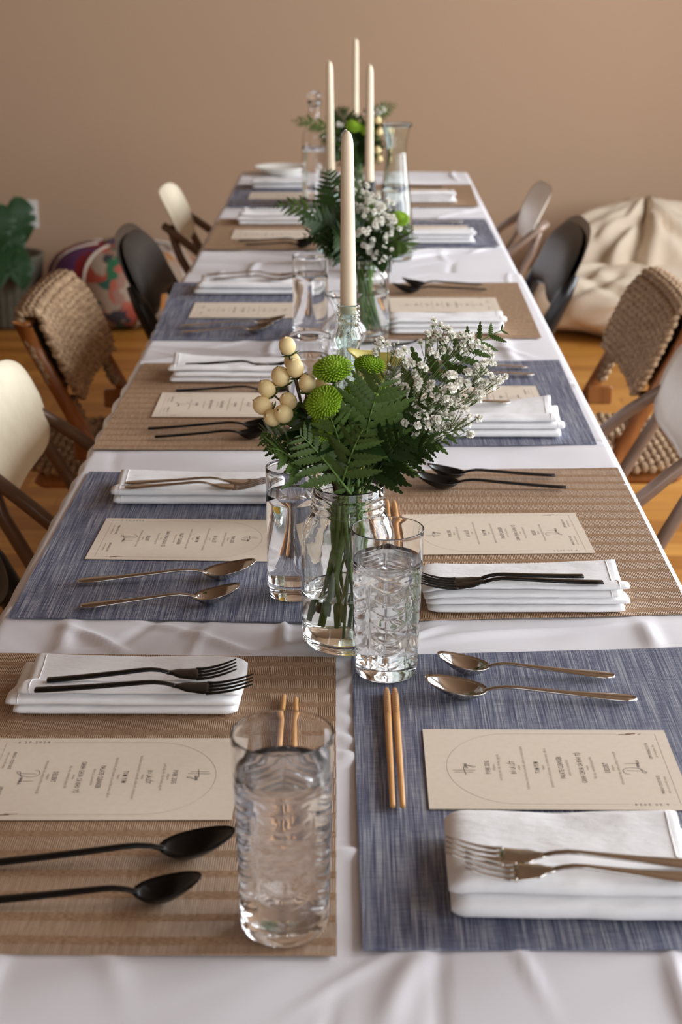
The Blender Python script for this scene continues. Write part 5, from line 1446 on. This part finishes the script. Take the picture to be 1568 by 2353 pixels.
# patchwork pouf: eight gores of cloth with piping between them
pc = (-0.945, 6.66); PR, PHt = 0.285, 0.325
pf = empty('pouf', (pc[0], pc[1], 0)); tag(pf, 'round patchwork pouf in red, floral and beige cloth by the wall', 'pouf')
names = ['patch_red', 'patch_purple', 'patch_beige', 'patch_floral', 'patch_red', 'patch_beige', 'patch_floral', 'patch_red']
order = {4: 'patch_red', 5: 'patch_floral', 6: 'patch_beige', 7: 'patch_floral', 3: 'patch_red', 0: 'patch_purple', 1: 'patch_red', 2: 'patch_beige'}
for g in range(8):
    a0 = 2 * math.pi * g / 8 + 0.35; a1 = a0 + 2 * math.pi / 8
    V, F = [], []; na, nz = 10, 16
    for j in range(nz + 1):
        ph = -math.pi / 2 + math.pi * j / nz
        for i in range(na + 1):
            u = i / na; a = a0 + (a1 - a0) * u
            c = abs(math.cos(ph)) ** (2 / 3.0); s = math.copysign(abs(math.sin(ph)) ** (2 / 3.0), math.sin(ph))
            puff = 1 + 0.07 * math.sin(math.pi * u) * c
            V.append((PR * c * puff * math.cos(a), PR * c * puff * math.sin(a), max(0.0, PHt / 2 + PHt / 2 * s)))
    for j in range(nz):
        for i in range(na): q = j * (na + 1) + i; F.append((q, q + 1, q + na + 2, q + na + 1))
    mk('cloth_panel', (V, F), M[order[g]], pf)
    pts = []
    for j in range(1, nz):
        ph = -math.pi / 2 + math.pi * j / nz
        c = abs(math.cos(ph)) ** (2 / 3.0) * 1.005; s = math.copysign(abs(math.sin(ph)) ** (2 / 3.0), math.sin(ph))
        pts.append((PR * c * math.cos(a0), PR * c * math.sin(a0), max(0.008, PHt / 2 + PHt / 2 * s)))
    mk('piping', tube(pts, 0.0075, 6), M['piping'], pf)
mk('top_button', lathe([(0, PHt - 0.01), (0.06, PHt - 0.008), (0.07, PHt + 0.002), (0.05, PHt + 0.008), (0, PHt + 0.01)], 20), M['patch_purple'], pf)

# houseplant in a ribbed pot at the left edge
pt = empty('potted_monstera', (-1.42, 6.60, 0)); tag(pt, 'leafy green houseplant in a grey ribbed pot at the left edge', 'plant')
mk('pot', lathe([(0, 0.0), (0.12, 0.0), (0.135, 0.02), (0.160, 0.27), (0.165, 0.285), (0.148, 0.285), (0.138, 0.26), (0, 0.25)], 120, lambda t, r, z, i: r * (1 + (0.022 * math.cos(t * 30) if r > 0.13 and i in (2, 3, 4) else 0))), M['pot'], pt)
def monstera_vf():
    V, F = [], []; n = 22
    for i in range(n + 1):
        s = i / n
        w = 0.40 * math.sin(math.pi * min(1, s * 0.93 + 0.07)) ** 0.7 * (1 - 0.35 * s)
        nt = 1 - 0.45 * (1 if (i % 5 == 3 and 4 < i < 18) else 0)
        z = 0.06 * math.sin(math.pi * s) - 0.22 * s * s
        V += [(s, 0, z), (s + 0.02, w * 0.55, z + 0.05), (s + 0.05, w * nt, z + 0.015), (s + 0.02, -w * 0.55, z + 0.05), (s + 0.05, -w * nt, z + 0.015)]
    for i in range(n):
        a = 5 * i
        F += [(a, a + 5, a + 6, a + 1), (a + 1, a + 6, a + 7, a + 2), (a, a + 3, a + 8, a + 5), (a + 3, a + 4, a + 9, a + 8)]
    return V, F
MON = mesh_data('monstera_leaf', *monstera_vf(), M['monstera'])
for k, (px, py, d, ln) in enumerate([(38, 452, (0.18, -0.22, -0.9), 0.175), (8, 510, (0.45, -0.4, -0.75), 0.16), (-25, 470, (0.15, -0.5, -0.8), 0.22), (25, 560, (0.30, -0.5, -0.8), 0.17), (45, 580, (0.15, -0.4, -0.9), 0.14), (-15, 570, (0.2, -0.7, -0.6), 0.18), (5, 470, (-0.05, -0.4, -0.9), 0.17)]):
    p = Pd(px, py, 6.55 - 0.02 * k) - Vector((-1.42, 6.60, 0))
    leaf_at(MON, pt, p, d, ln, (0.35, -0.85, 0.35))
    mk('leaf_stalk', tube(bez((0.02 * (k - 3), 0, 0.25), (p * 0.5 + Vector((0, 0, 0.25))), p, 10), 0.005, 6), M['stem'], pt)
